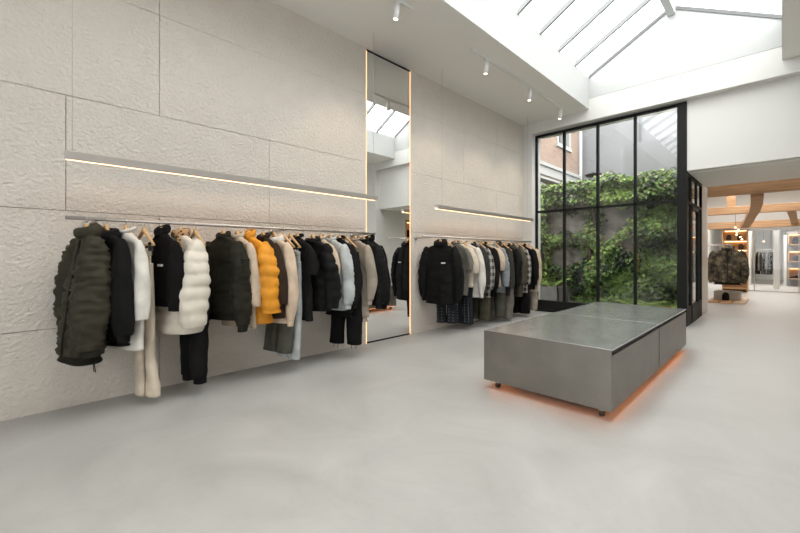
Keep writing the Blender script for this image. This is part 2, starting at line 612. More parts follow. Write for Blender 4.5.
for y in (SY0 + 0.008, SY1 - 0.008):
    for sx in (SX0, SX1):
        fb.add([(sx, y - .008, EZ + .04), (sx, y + .008, EZ + .04), (XC, y + .008, RZ + .04), (XC, y - .008, RZ + .04),
                (sx, y - .008, EZ - .02), (sx, y + .008, EZ - .02), (XC, y + .008, RZ - .02), (XC, y - .008, RZ - .02)],
               [(0, 1, 2, 3), (4, 7, 6, 5), (0, 4, 5, 1), (1, 5, 6, 2), (2, 6, 7, 3), (3, 7, 4, 0)])
fb.build('edge_flashing', mat('dark_flashing', (0.16, 0.16, 0.16), 0.6), root)

# end wall: beam, stub columns, header over the passage
bm_ = MB()
bm_.box(XL - 0.2, XR + 0.2, SY1, YB + 0.05, 3.785, H + 0.2)
struct(bm_.build('trim_3', M['white'], bevel=0.004))
GX0, GX1 = -3.78, -1.16
wb = MB()
wb.box(XL, GX0 - 0.02, SY1, YB + 0.25, 0, 3.785)
wb.box(GX0 - .02, GX1, YB + 0.052, YB + 0.35, 3.77, H + 0.2)
wb.box(GX1, 0.81, YB + 0.0, YB + 0.25, 2.61, 3.785)
wb.box(0.81, XR + 0.2, SY1, YB + 0.25, 0, 3.785)
struct(wb.build('wall_back', M['white']))
struct(box('wall_right', XR, XR + 0.2, -2.8, SY1 + 0.2, 0, H, M['white']))
# wall behind the camera; its tall glazed opening is added for fill daylight
wf = MB()
wf.box(XL, -1.5, -2.8, -2.6, 0, H)
wf.box(1.0, XR, -2.8, -2.6, 0, H)
wf.box(-1.5, 1.0, -2.8, -2.6, 3.4, H)
wf.box(-1.5, 1.0, -2.8, -2.6, 0, 0.2)
struct(wf.build('wall_front', M['white']))
w2 = empty('fill_window', (0, 0, 0))
struct(w2)
MB().add([(-1.5, -2.7, .2), (1, -2.7, .2), (1, -2.7, 3.4), (-1.5, -2.7, 3.4)], [(0, 1, 2, 3)]).build('pane', M['inner_glass'], w2)
sf = MB()
for x in (-1.5, -0.65, 0.15, 0.95):
    sf.box(x, x + 0.05, -2.74, -2.66, 0.2, 3.35)
sf.box(-1.5, 1.0, -2.74, -2.66, 3.35, 3.4)
sf.build('window_frame', M['black_steel'], w2)

# ---- garden window (black steel grid)
w3 = empty('window_3', (0, 0, 0))
struct(w3)
f = MB()
yg = YB
def gx(u):
    t = (u - 400) / F
    return -yg * (1 - t) / (1 + t)
GT = 3.72
f.box(GX0 - .02, GX1, yg, yg + 0.06, GT, GT + 0.045)
f.box(GX0 - .02, GX0 + 0.02, yg, yg + 0.06, 0, GT)
for u in (564.6, 598.2, 635.8):
    x = gx(u)
    f.box(x - 0.022, x + 0.022, yg, yg + 0.06, 0.18, GT)
f.box(GX0, GX1, yg, yg + 0.06, 2.10, 2.145)
f.box(GX0, GX1 - 0.1, yg - 0.02, yg + 0.08, 0.0, 0.24)
f.build('window_frame', M['black_steel'], w3)
box('corner_post', GX1 - 0.12, GX1 + 0.015, yg - 0.02, yg + 0.12, 0, GT + 0.045, M['black_steel'], w3, bevel=0.004)
p_ = MB()
p_.add([(GX0, yg + .03, .2), (GX1, yg + .03, .2), (GX1, yg + .03, GT), (GX0, yg + .03, GT)], [(0, 1, 2, 3)])
p_.build('pane', M['glass'], w3)

# ---- glazed side partition with door along the passage (x = GX1)
w4 = empty('window_4', (0, 0, 0))
struct(w4)
xs = GX1
f = MB()
y0, y1 = yg + 0.1, 9.62
f.box(xs - 0.03, xs + 0.015, y0, y1, 2.55, 2.60)
f.box(xs - 0.03, xs + 0.015, y0, y1, 2.08, 2.125)
for y in (8.38, 9.0, y1 - 0.04):
    f.box(xs - 0.03, xs + 0.015, y, y + 0.04, 2.08, 2.6)
f.box(xs - 0.03, xs + 0.015, y1 - 0.04, y1, 0, 2.6)
f.box(xs - 0.03, xs + 0.015, 8.36, 8.40, 0, 2.6)
f.box(xs - 0.03, xs + 0.015, y0, 8.36, 0, 0.32)
f.box(xs - 0.03, xs + 0.015, 9.24, y1, 0, 0.32)
f.build('window_frame', M['black_steel'], w4)
d = empty('door_1', (xs, 8.41, 0))
struct(d)
f = MB()
for a, b_ in ((0, 0.06), (0.76, 0.82)):
    f.box(-0.03, 0.02, a, b_, 0.0, 2.07)
f.box(-0.03, 0.02, 0, 0.82, 2.0, 2.07)
f.box(-0.03, 0.02, 0, 0.82, 0.0, 0.32)
f.build('door_frame', M['black_steel'], d)
MB().add([(-.005, .05, .3), (-.005, .78, .3), (-.005, .78, 2.02), (-.005, .05, 2.02)], [(0, 1, 2, 3)]).build('pane', M['inner_glass'], d)
MB().tube([(0.02, .72, 1.0), (0.07, .72, 1.0), (0.07, .60, 1.0)], 0.01, 8).build('door_handle', M['black_steel'], d, smooth=True)
pm = MB()
pm.add([(xs - .005, y0, 2.1), (xs - .005, y1, 2.1), (xs - .005, y1, 2.58), (xs - .005, y0, 2.58)], [(0, 1, 2, 3)])
pm.add([(xs - .005, y0, .3), (xs - .005, 8.38, .3), (xs - .005, 8.38, 2.1), (xs - .005, y0, 2.1)], [(0, 1, 2, 3)])
pm.add([(xs - .005, 9.26, .3), (xs - .005, y1, .3), (xs - .005, y1, 2.1), (xs - .005, 9.26, 2.1)], [(0, 1, 2, 3)])
pm.build('pane', M['inner_glass'], w4)

# passage: ceiling, pillar, right wall with niche
struct(box('trim_4', GX1 - 0.05, 2.2, YB + 0.2, 10.1, 2.6, 2.8, M['ceil']))
struct(box('trim_5', GX1 - 0.12, GX1 + 0.01, 9.62, 10.5, 0, 2.62, M['white']))
wp = MB()
wp.box(0.81, 1.9, YB + 0.24, 9.1, 0, 2.61)
wp.box(1.3, 1.9, 9.1, 12.5, 0, 2.61)
wp.box(0.81, 1.3, 9.1, 12.5, 2.36, 2.61)
wp.box(0.81, 1.9, 12.3, 12.5, 0, 3.4)
struct(wp.build('wall_passage', M['white']))

# ------------------------------------------------------------------ back room beyond the passage
br = MB()
br.box(-2.6, GX1 - 0.1, 10.52, 10.6, 0, 3.6)
br.box(GX1 - 0.1, 0.81, 10.05, 10.15, 2.8, 3.6)
br.box(-2.7, -2.4, 10.5, 26.0, 0, 3.6)
br.box(2.2, 2.4, 10.1, 26.0, 0, 3.6)
br.box(-2.6, 2.4, 26.0, 26.2, 0, 3.6)
struct(br.build('wall_far', M['white']))
bc = MB()
bc.box(-2.7, GX1 - .1, 10.5, 26.2, 3.6, 3.75)
bc.box(GX1 - .1, 2.4, 10.05, 26.2, 3.6, 3.75)
struct(bc.build('ceiling_back_room', M['ceil']))
# bulkhead and full height glazed partition
struct(box('trim_6', -2.4, 2.2, 17.35, 17.55, 2.28, 3.6, M['white']))
w5 = empty('window_5', (0, 0, 0))
struct(w5)
f = MB()
f.box(-1.2, 2.2, 17.37, 17.43, 2.0, 2.06)
f.box(-1.2, 2.2, 17.37, 17.43, 0.0, 0.03)
for x in (-0.69, 0.34):
    f.box(x - .012, x + .012, 17.385, 17.415, 0, 2.0)
f.build('window_frame', M['grey_metal'], w5)
pm = MB()
pm.add([(-1.0, 17.4, 0.02), (2.2, 17.4, 0.02), (2.2, 17.4, 2.02), (-1.0, 17.4, 2.02)], [(0, 1, 2, 3)])
pm.build('pane', M['inner_glass'], w5)
struct(box('trim_7', -1.2, 2.2, 17.35, 17.5, 2.06, 2.28, mat('grey_lintel', (0.45, 0.44, 0.42), 0.6)))
pt = MB()
pt.box(-2.4, -2.0, 17.3, 17.5, 0, 2.3)
pt.box(-0.26, -0.10, 19.0, 19.2, 0, 2.4)
pt.box(-1.15, -0.95, 20.5, 25.0, 0, 2.4)
pt.box(0.0, 0.17, 22.0, 22.2, 0, 2.0)
struct(pt.build('wall_partition', M['white']))

# timber truss beams
def beam(name, y, z0, z1, x0, x1, label, depth=0.16):
    o = MB().box(x0, x1, y, y + depth, z0, z1).build(name, M['beam_wood'], bevel=0.008)
    tag(o, label, 'beam')
    return o
beam('timber_beam', 10.45, 2.44, 2.66, -1.5, 2.2, 'thick orange-brown timber beam crossing just behind the passage ceiling, nearest of the beams')
beam('timber_beam', 13.0, 2.25, 2.44, -2.4, 2.2, 'pale timber beam crossing mid room, second beam from the passage')
beam('timber_beam', 16.4, 2.06, 2.27, -1.9, 2.2, 'pale timber beam just before the glazed partition, lowest and farthest of the beams')
br_ = MB()
pts = [(-0.38, 10.62, 2.44), (-0.42, 11.6, 2.37), (-0.50, 12.7, 2.30), (-0.60, 13.6, 2.25), (-0.72, 15.0, 2.19), (-0.86, 16.38, 2.15)]
def flatbar(mb, pts, wx, wz):
    vs = []
    for p in pts:
        x, y, z = p
        vs += [(x - wx, y, z - wz), (x + wx, y, z - wz), (x + wx, y, z + wz), (x - wx, y, z + wz)]
    fs = [(0, 1, 2, 3)]
    for i in range(len(pts) - 1):
        for k in range(4):
            a, b_ = i * 4 + k, i * 4 + (k + 1) % 4
            fs.append((a, a + 4, b_ + 4, b_))
    n4 = (len(pts) - 1) * 4
    fs.append((n4 + 3, n4 + 2, n4 + 1, n4))
    mb.add(vs, fs)
flatbar(br_, pts, 0.10, 0.06)
tag(br_.build('timber_brace', M['beam_wood'], bevel=0.006), 'curved timber brace running back between the beams, left of centre', 'beam')
br_ = MB()
flatbar(br_, [(-0.95, 13.02, 2.44), (-0.98, 13.05, 2.9), (-1.0, 13.1, 3.6)], 0.09, 0.05)
tag(br_.build('timber_post', M['beam_wood']), 'pale upright timber rising from the second beam behind the curved brace', 'beam')
br_ = MB()
flatbar(br_, [(0.12, 13.05, 2.3), (0.18, 14.6, 2.24), (0.22, 16.4, 2.2)], 0.07, 0.06)
tag(br_.build('timber_brace', M['beam_wood']), 'short timber brace between the two farther beams, at right edge', 'beam')

# ------------------------------------------------------------------ mirror with light strips
mr = empty('wall_mirror', (XL, 3.80, 0), 0, 'tall floor-to-ceiling mirror set in the plaster wall with glowing warm edges', 'mirror')
ya, yb_ = 3.38 - 3.8, 4.225 - 3.8
MB().box(-0.03, -0.004, ya, yb_, 0.02, 3.965).build('mirror_glass', M['mirror'], mr)
for y in (ya - 0.011, yb_ + 0.002):
    MB().box(-0.03, -0.002, y, y + 0.009, 0.0, 3.97).build('light_strip', M['warm_led'], mr)
MB().box(-0.03, -0.002, ya, yb_, 3.965, 3.99).build('top_trim', M['black_steel'], mr)
MB().box(-0.03, -0.001, ya, yb_, 0.0, 0.02).build('bottom_trim', M['black_steel'], mr)

# ------------------------------------------------------------------ light bars and clothes rails
RX = -3.65
RZ_ = 1.47
def light_bar(y0, y1, z0, wires, label):
    r = empty('linear_pendant_light', (RX, (y0 + y1) / 2, z0), 0, label, 'light')
    h = (y1 - y0) / 2
    hb = MB()
    hb.box(-0.032, 0.032, -h, h, 0.012, 0.058)
    hb.box(0.008, 0.032, -h, h, -0.001, 0.0119)
    hb.box(-0.032, -0.028, -h, h, 0.0, 0.0119)
    hb.build('housing', M['grey_metal'], r, bevel=0.001)
    MB().box(-0.0278, 0.0078, -h + .005, h - .005, 0.003, 0.0118).build('light_tube', M['bar_led'], r)
    for wy in wires:
        q = wy - (y0 + y1) / 2
        MB().tube([(0, q, 0.058), (0, q, H - z0)], 0.002, 6).build('suspension_wire', M['grey_metal'], r)
    return r
light_bar(0.26, 3.24, 1.888, [0.30, 3.19], 'long suspended linear light with metal housing above the left clothes rail')
light_bar(4.43, 7.48, 1.885, [4.56, 7.3], 'long suspended linear light with metal housing beyond the mirror, above the farther rail')
def rail(y0, y1, brk, label):
    r = empty('clothes_rail', (RX, (y0 + y1) / 2, RZ_), 0, label, 'clothes rail')
    h = (y1 - y0) / 2
    MB().tube([(0, -h, 0), (0, h, 0)], 0.0135, 14).build('tube', M['grey_metal'], r, smooth=True)
    for b_ in brk:
        q = b_ - (y0 + y1) / 2
        m = MB()
        m.tube([(0, q, -0.005), (-0.05, q, -0.012), (-0.345, q, -0.012)], 0.009, 8)
        m.tube([(-0.335, q, -0.012), (-0.349, q, -0.012)], 0.03, 14)
        m.build('wall_bracket', M['grey_metal'], r, smooth=True)
    return r
rail(0.26, 3.22, [0.44, 2.0, 3.12], 'long steel clothes rail bracketed to the plaster wall left of the mirror')
rail(4.12, 7.45, [4.35, 6.0, 7.3], 'steel clothes rail on the wall between the mirror and the garden window')

# ------------------------------------------------------------------ track lights
def spot(x, y, label):
    r = empty('track_spotlight', (x, y, H - 0.03), 0, label, 'light')
    MB().box(-0.014, 0.014, -0.05, 0.05, -0.015, 0.0).build('adapter', M['white_metal'], r)
    MB().tube([(0, 0, -0.01), (0, 0, -0.045)], 0.008, 8).build('stem', M['white_metal'], r, smooth=True)
    a = Vector((-0.10, -0.04, -1)).normalized()
    p0 = Vector((0, 0, -0.035))
    p1 = p0 + a * 0.16
    MB().tube([p0, p0 + a * .003, p1], [0.026, 0.033, 0.033], 18).build('cylinder_body', M['white_metal'], r, smooth=True)
    q = p1 + a * 0.001
    MB().tube([q, q + a * 0.001], [0.026, 0.026], 18).build('lens', M['spot_led'], r)
    l = bpy.data.lights.new('spot_lamp', 'SPOT')
    l.energy = 16
    l.spot_size = R(75)
    l.spot_blend = 0.6
    l.color = (1, 0.80, 0.60)
    l.shadow_soft_size = 0.03
    o = bpy.data.objects.new('spot_lamp', l)
    COL.objects.link(o)
    o.parent = r
    o.location = q + a * 0.02
    o.rotation_euler = Vector((-0.45, 0.0, -1)).to_track_quat('-Z', 'Y').to_euler()
def track(y0, y1, label):
    r = empty('lighting_track', (-2.985, (y0 + y1) / 2, H), 0, label, 'light track')
    h = (y1 - y0) / 2
    m = MB()
    m.box(-0.018, -0.0055, -h, h, -0.03, -.012)
    m.box(0.0055, 0.018, -h, h, -0.03, -.012)
    m.box(-0.018, 0.018, -h, h, -0.012, -.0005)
    m.box(-0.0055, 0.0055, -h, -h + .22, -0.03, -.012)
    m.box(-0.0055, 0.0055, h - .05, h, -0.03, -.012)
    m.build('track_body', M['white_metal'], r)
    MB().box(-0.005, 0.005, -h + .22, h - .05, -0.018, -0.0125).build('track_slot', M['dark_gap'], r)
track(4.37, 7.42, 'white ceiling track carrying three spotlights near the window')
track(0.2, 3.20, 'white ceiling track ending near the top edge, carrying one visible spotlight')
spot(-2.985, 4.74, 'white cylinder spotlight on the three-lamp track, nearest the camera')
spot(-2.985, 6.07, 'white cylinder spotlight in the middle of the three-lamp track')
spot(-2.985, 7.30, 'white cylinder spotlight at the window end of the three-lamp track')
spot(-2.985, 2.95, 'white cylinder spotlight alone at the top edge, left of the three-lamp track')

# ------------------------------------------------------------------ metal display tables
def table(y0, y1, front, back, label):
    x0, x1 = -1.925, -0.87
    cx, cy = (x0 + x1) / 2, (y0 + y1) / 2
    r = empty('display_plinth', (cx, cy, 0), 0, label, 'display table')
    hx, hy = (x1 - x0) / 2, (y1 - y0) / 2
    zb, zt = 0.075, 0.52
    m = MB()
    yf = -hy + (0.012 if front else 0)
    m.box(-hx, hx - 0.0045, yf, hy, zb, zt - 0.046)
    m.box(-hx, hx - 0.02, yf, hy, zt - 0.046, zt - 0.012)
    if front:
        m.box(-hx, hx, -hy, -hy + 0.012, zb, zt)
    m.build('body', M['steel'], r, bevel=0.002)
    MB().box(hx - 0.004, hx, -hy + 0.013, hy - 0.008, zb, zt - 0.045).build('side_panel', M['steel'], r, bevel=0.001)
    MB().box(-hx, hx, -hy + (0.0125 if front else 0.004), hy - 0.004, zt - 0.0115, zt).build('top_panel', M['steel_top'], r, bevel=0.0015)
    MB().box(hx - 0.0198, hx - 0.01, -hy + .013, hy - .004, zt - 0.0445, zt - 0.012).build('shadow_gap', M['dark_gap'], r)  # near-black strip in the slot, its shade put into the colour
    for sx in (-1, 1):
        for sy in (-1, 1):
            if sy == 1 and back is False:
                pass
            px, py = sx * (hx - 0.09), sy * (hy - 0.09)
            w_ = MB().tube([(px - 0.014, py, 0.026), (px + 0.014, py, 0.026)], 0.026, 18).build('caster', M['rubber'], r, smooth=False)
            MB().box(px - 0.022, px + 0.022, py - 0.02, py + 0.02, 0.045, zb).build('caster_fork', M['chrome'], w_)
    # LED strips under the box
    m = MB()
    e = 0.03
    m.box(hx - e - .012, hx - e, -hy + .05, hy - .02, zb - .008, zb - .0005)
    m.box(-hx + e, -hx + e + .012, -hy + .05, hy - .02, zb - .008, zb - .0005)
    if front:
        m.box(-hx + .06, hx - .06, -hy + e, -hy + e + .012, zb - .008, zb - .0005)
    if back:
        m.box(-hx + .06, hx - .06, hy - e - .012, hy - e, zb - .008, zb - .0005)
    m.build('light_strip', M['table_led'], r)
table(3.01, 4.485, True, False, 'low brushed steel display plinth on casters, nearer half of the pair')
table(4.497, 5.99, False, True, 'low brushed steel display plinth on casters, farther half towards the garden window')

# ------------------------------------------------------------------ hangers
HG1 = 'wooden hangers on the left rail'
HG2 = 'wooden hangers on the farther rail'
def hanger_mesh(parent, trousers=False, W=0.21):
    pts = []
    for k in range(9):
        a = -0.3 + k * (PI + 0.55) / 8
        pts.append((-math.cos(a) * 0.0175, 0, math.sin(a) * 0.0175))
    pts = pts[::-1]
    pts = [(p[0], 0, p[2]) for p in pts]
    # ends over the rail, then runs down to the neck
    path = [(-0.0175, 0, -0.006), (-0.0175, 0, 0.004), (-0.012, 0, 0.0145), (0, 0, 0.018), (0.012, 0, 0.0145), (0.0175, 0, 0.002),
            (0.015, 0, -0.015), (0.004, 0, -0.032), (0, 0, -0.05), (0, 0, -0.085)]
    MB().tube(path, 0.0021, 6).build('hook', M['chrome'], parent, smooth=True)
    m = MB()
    zN = -0.062
    if trousers:
        for sx in (-1, 1):
            m.tube([(0, 0, zN), (sx * 0.02, 0, zN - .02), (sx * 0.10, 0, zN - 0.08), (sx * 0.165, 0, zN - 0.13)], [0.015, 0.014, 0.011, 0.009], 10)
        m.tube([(0, 0, zN + .02), (0, 0, zN + .016), (0, 0, zN - .01)], [0.008, 0.014, 0.017], 10)
        m.tube([(-0.165, 0, zN - 0.13), (0.165, 0, zN - 0.13)], 0.006, 8)
        m.build('hanger_body', M['hanger_wood'], parent, smooth=True)
        for sx in (-1, 1):
            MB().box(sx * 0.11 - .012, sx * 0.11 + .012, -0.014, 0.014, zN - .175, zN - .122).build('clip', M['rubber'], parent)
    else:
        for sx in (-1, 1):
            P = []
            Rr = []
            for k in range(8):
                q = k / 7
                P.append((sx * W * 0.76 * q, 0.0, zN + 0.012 - 0.138 * q ** 0.75))
                Rr.append(0.014 - 0.003 * q if k < 7 else 0.006)
            m.tube(P, Rr, 10)
        m.tube([(0, 0, zN + .026), (0, 0, zN + .022), (0, 0, zN - .01)], [0.008, 0.0145, 0.018], 10)
        m.build('hanger_body', M['hanger_wood'], parent, smooth=True)

# ------------------------------------------------------------------ garments
def nz(x, y, z):
    return noise.noise(Vector((x, y, z)))

def loft(rings_fn, ns, nt, disp, cap_top=False, cap_bot=True, inner=0.86):
    """rings_fn(s)->(cx,cy,cz, ux,uy(Vector axes), rx, ry, e)"""
    v, f = [], []
    for i in range(ns + 1):
        s_ = i / ns
        c, A, B, ra, rb, e = rings_fn(s_)
        for k in range(nt):
            th = 2 * PI * k / nt
            ct, st = math.cos(th), math.sin(th)
            px = ra * math.copysign(abs(ct) ** e, ct)
            py = rb * math.copysign(abs(st) ** e, st)
            nrm = (A * (ct / max(ra, .01)) + B * (st / max(rb, .01))).normalized()
            p = c + A * px + B * py
            p = p + nrm * disp(p, s_, th)
            v.append(p)
    for i in range(ns):
        for k in range(nt):
            k2 = (k + 1) % nt
            f.append((i * nt + k, (i + 1) * nt + k, (i + 1) * nt + k2, i * nt + k2))
    if cap_bot:
        # turned-in hem: lip goes up inside, then closes dark inside
        base = ns * nt
        c, A, B, ra, rb, e = rings_fn(1.0)
        b1 = len(v)
        for k in range(nt):
            p = v[base + k]
            v.append(c + (p - c) * inner + Vector((0, 0, 0.003)))
        b2 = len(v)
        for k in range(nt):
            p = v[base + k]
            v.append(c + (p - c) * (inner - .06) + Vector((0, 0, 0.06)))
        for k in range(nt):
            k2 = (k + 1) % nt
            f.append((base + k, b1 + k, b1 + k2, base + k2))
            f.append((b1 + k, b2 + k, b2 + k2, b1 + k2))
        f.append(tuple(b2 + k for k in range(nt))[::-1])
    if cap_top:
        f.append(tuple(range(nt)))
    return v, f

def interp(tab, s_):
    for i in range(len(tab) - 1):
        if s_ <= tab[i + 1][0]:
            a, b_ = tab[i], tab[i + 1]
            q = (s_ - a[0]) / (b_[0] - a[0])
            q = q * q * (3 - 2 * q)
            return [a[j] + (b_[j] - a[j]) * q for j in range(1, len(a))]
    return list(tab[-1][1:])

def fold(kind, amp, seed):
    def d(p, s_, th):
        x, y, z = p
        if kind == 'puff':
            q = 0.105
            ph = (z + 0.035 * nz(x * 4 + seed, y * 4, z * 3)) / q + seed
            b_ = abs(math.sin(PI * ph)) ** 0.6
            seam = 1 - b_
            return (amp * (0.95 * b_ - 0.55) + 0.9 * amp * nz(x * 6, y * 6 + seed, z * 9)
                    + amp * (0.25 + 0.5 * seam) * nz(x * 30, y * 30 + seed, z * 12) + 0.22 * amp * nz(x * 50, y * 50 + seed, z * 60))
        if kind == 'nylon':
            a = 1 - abs(nz(x * 5 + seed, y * 5, z * 20)) * 2.6
            b_ = 1 - abs(nz(x * 9, y * 9 + seed, z * 42 + 2 * nz(x * 3, y * 3, z * 3))) * 2.4
            return amp * (0.40 * a + 0.60 * b_ - 0.40) + amp * 0.9 * nz(x * 4, y * 4, z * 3 + seed)
        if kind == 'pile':
            return amp * nz(x * 7 + seed, y * 7, z * 3) + 0.006 * nz(x * 70, y * 70, z * 70 + seed)
        # soft cloth: long vertical folds plus a few creases
        a = nz(x * 12 + seed + z * 1.5, y * 12, z * 1.7)
        b_ = 1 - abs(nz(x * 5 + z * 3, y * 5 + seed, z * 6)) * 2.2
        c_ = nz(x * 26, y * 26 + seed, z * 5)
        return amp * (1.9 * a + 0.45 * b_ + 0.5 * c_) * min(1, 0.3 + s_ * 1.3)
    return d

def drape(r, L, twist, sway, seed):
    # the whole garment hangs with a slight twist and drift, all its parts together
    done = set()
    def go(o):
        for ch in o.children:
            if ch.type == 'MESH' and ch.data.name not in done and ch.rotation_euler.z == 0:
                done.add(ch.data.name)
                for v in ch.data.vertices:
                    p = v.co
                    q = max(0.0, min(1.3, (-p.z - 0.10) / max(.2, L - .1)))
                    a = twist * q
                    ca, sa = math.cos(a), math.sin(a)
                    dy = sway * q * q + 0.018 * q * nz(p.x * 5 + seed, 3, p.z * 3)
                    dx = 0.014 * q * nz(seed, 5, p.z * 4)
                    v.co = (p.x * ca - p.y * sa + dx, p.x * sa + p.y * ca + dy, p.z)
                ch.data.update()
            go(ch)
    go(r)

def arm_fn(path, ra, rb):
    pts = [Vector(p) for p in path]
    n = len(pts) - 1
    def fn(s_):
        q = s_ * n
        i = min(int(q), n - 1)
        t = q - i
        p0 = pts[max(i - 1, 0)]
        p1 = pts[i]
        p2 = pts[i + 1]
        p3 = pts[min(i + 2, n)]
        c = 0.5 * ((2 * p1) + (p2 - p0) * t + (2 * p0 - 5 * p1 + 4 * p2 - p3) * t * t + (3 * p1 - p0 - 3 * p2 + p3) * t ** 3)
        d_ = 0.5 * ((p2 - p0) + 2 * (2 * p0 - 5 * p1 + 4 * p2 - p3) * t + 3 * (3 * p1 - p0 - 3 * p2 + p3) * t * t)
        d_.normalize()
        B = Vector((0, 1, 0))
        A = B.cross(d_).normalized()
        B = d_.cross(A).normalized()
        a_, b_ = interp(ra, s_)[0], interp(rb, s_)[0]
        return c, A, B, a_, b_, 0.85
    return fn

def ring_collar(rx, ry, z, rm_f, rm_b, hf, hb, seed, droop=0.0, n=36, m=12):
    """roll around the neck: thick at back for a hood, thin for a collar"""
    v, f = [], []
    for i in range(n):
        th = 2 * PI * i / n
        back = 0.5 + 0.5 * math.sin(th)     # +Y is the back
        r_ = rm_f + (rm_b - rm_f) * back
        h_ = hf + (hb - hf) * back
        c = Vector((rx * math.cos(th), ry * math.sin(th) + 0.3 * r_ * back, z + h_ * 0.4 - droop * back + 0.035 * back))
        o = Vector((math.cos(th), math.sin(th), 0))
        for k in range(m):
            q = 2 * PI * k / m
            w_ = 1 + 0.25 * nz(math.cos(th) * 3 + seed, math.sin(th) * 3, q)
            v.append(c + o * (math.cos(q) * r_ * w_) + Vector((0, 0, math.sin(q) * h_ * w_)))
    for i in range(n):
        for k in range(m):
            f.append((i * m + k, ((i + 1) % n) * m + k, ((i + 1) % n) * m + (k + 1) % m, i * m + (k + 1) % m))
    return v, f

COUNT = [0]
def garment_root(name, y, yaw, label, cat, group, x=RX, z=RZ_):
    r = empty(name, (x, y, z), R(yaw), label, cat, group)
    return r

def add_hanger(y, yaw, what, group, trousers=False, x=RX, z=RZ_):
    h = empty('clothes_hanger', (x, y, z), R(yaw), 'pale wooden hanger with metal hook carrying the ' + what, 'hanger', group)
    hanger_mesh(h, trousers)

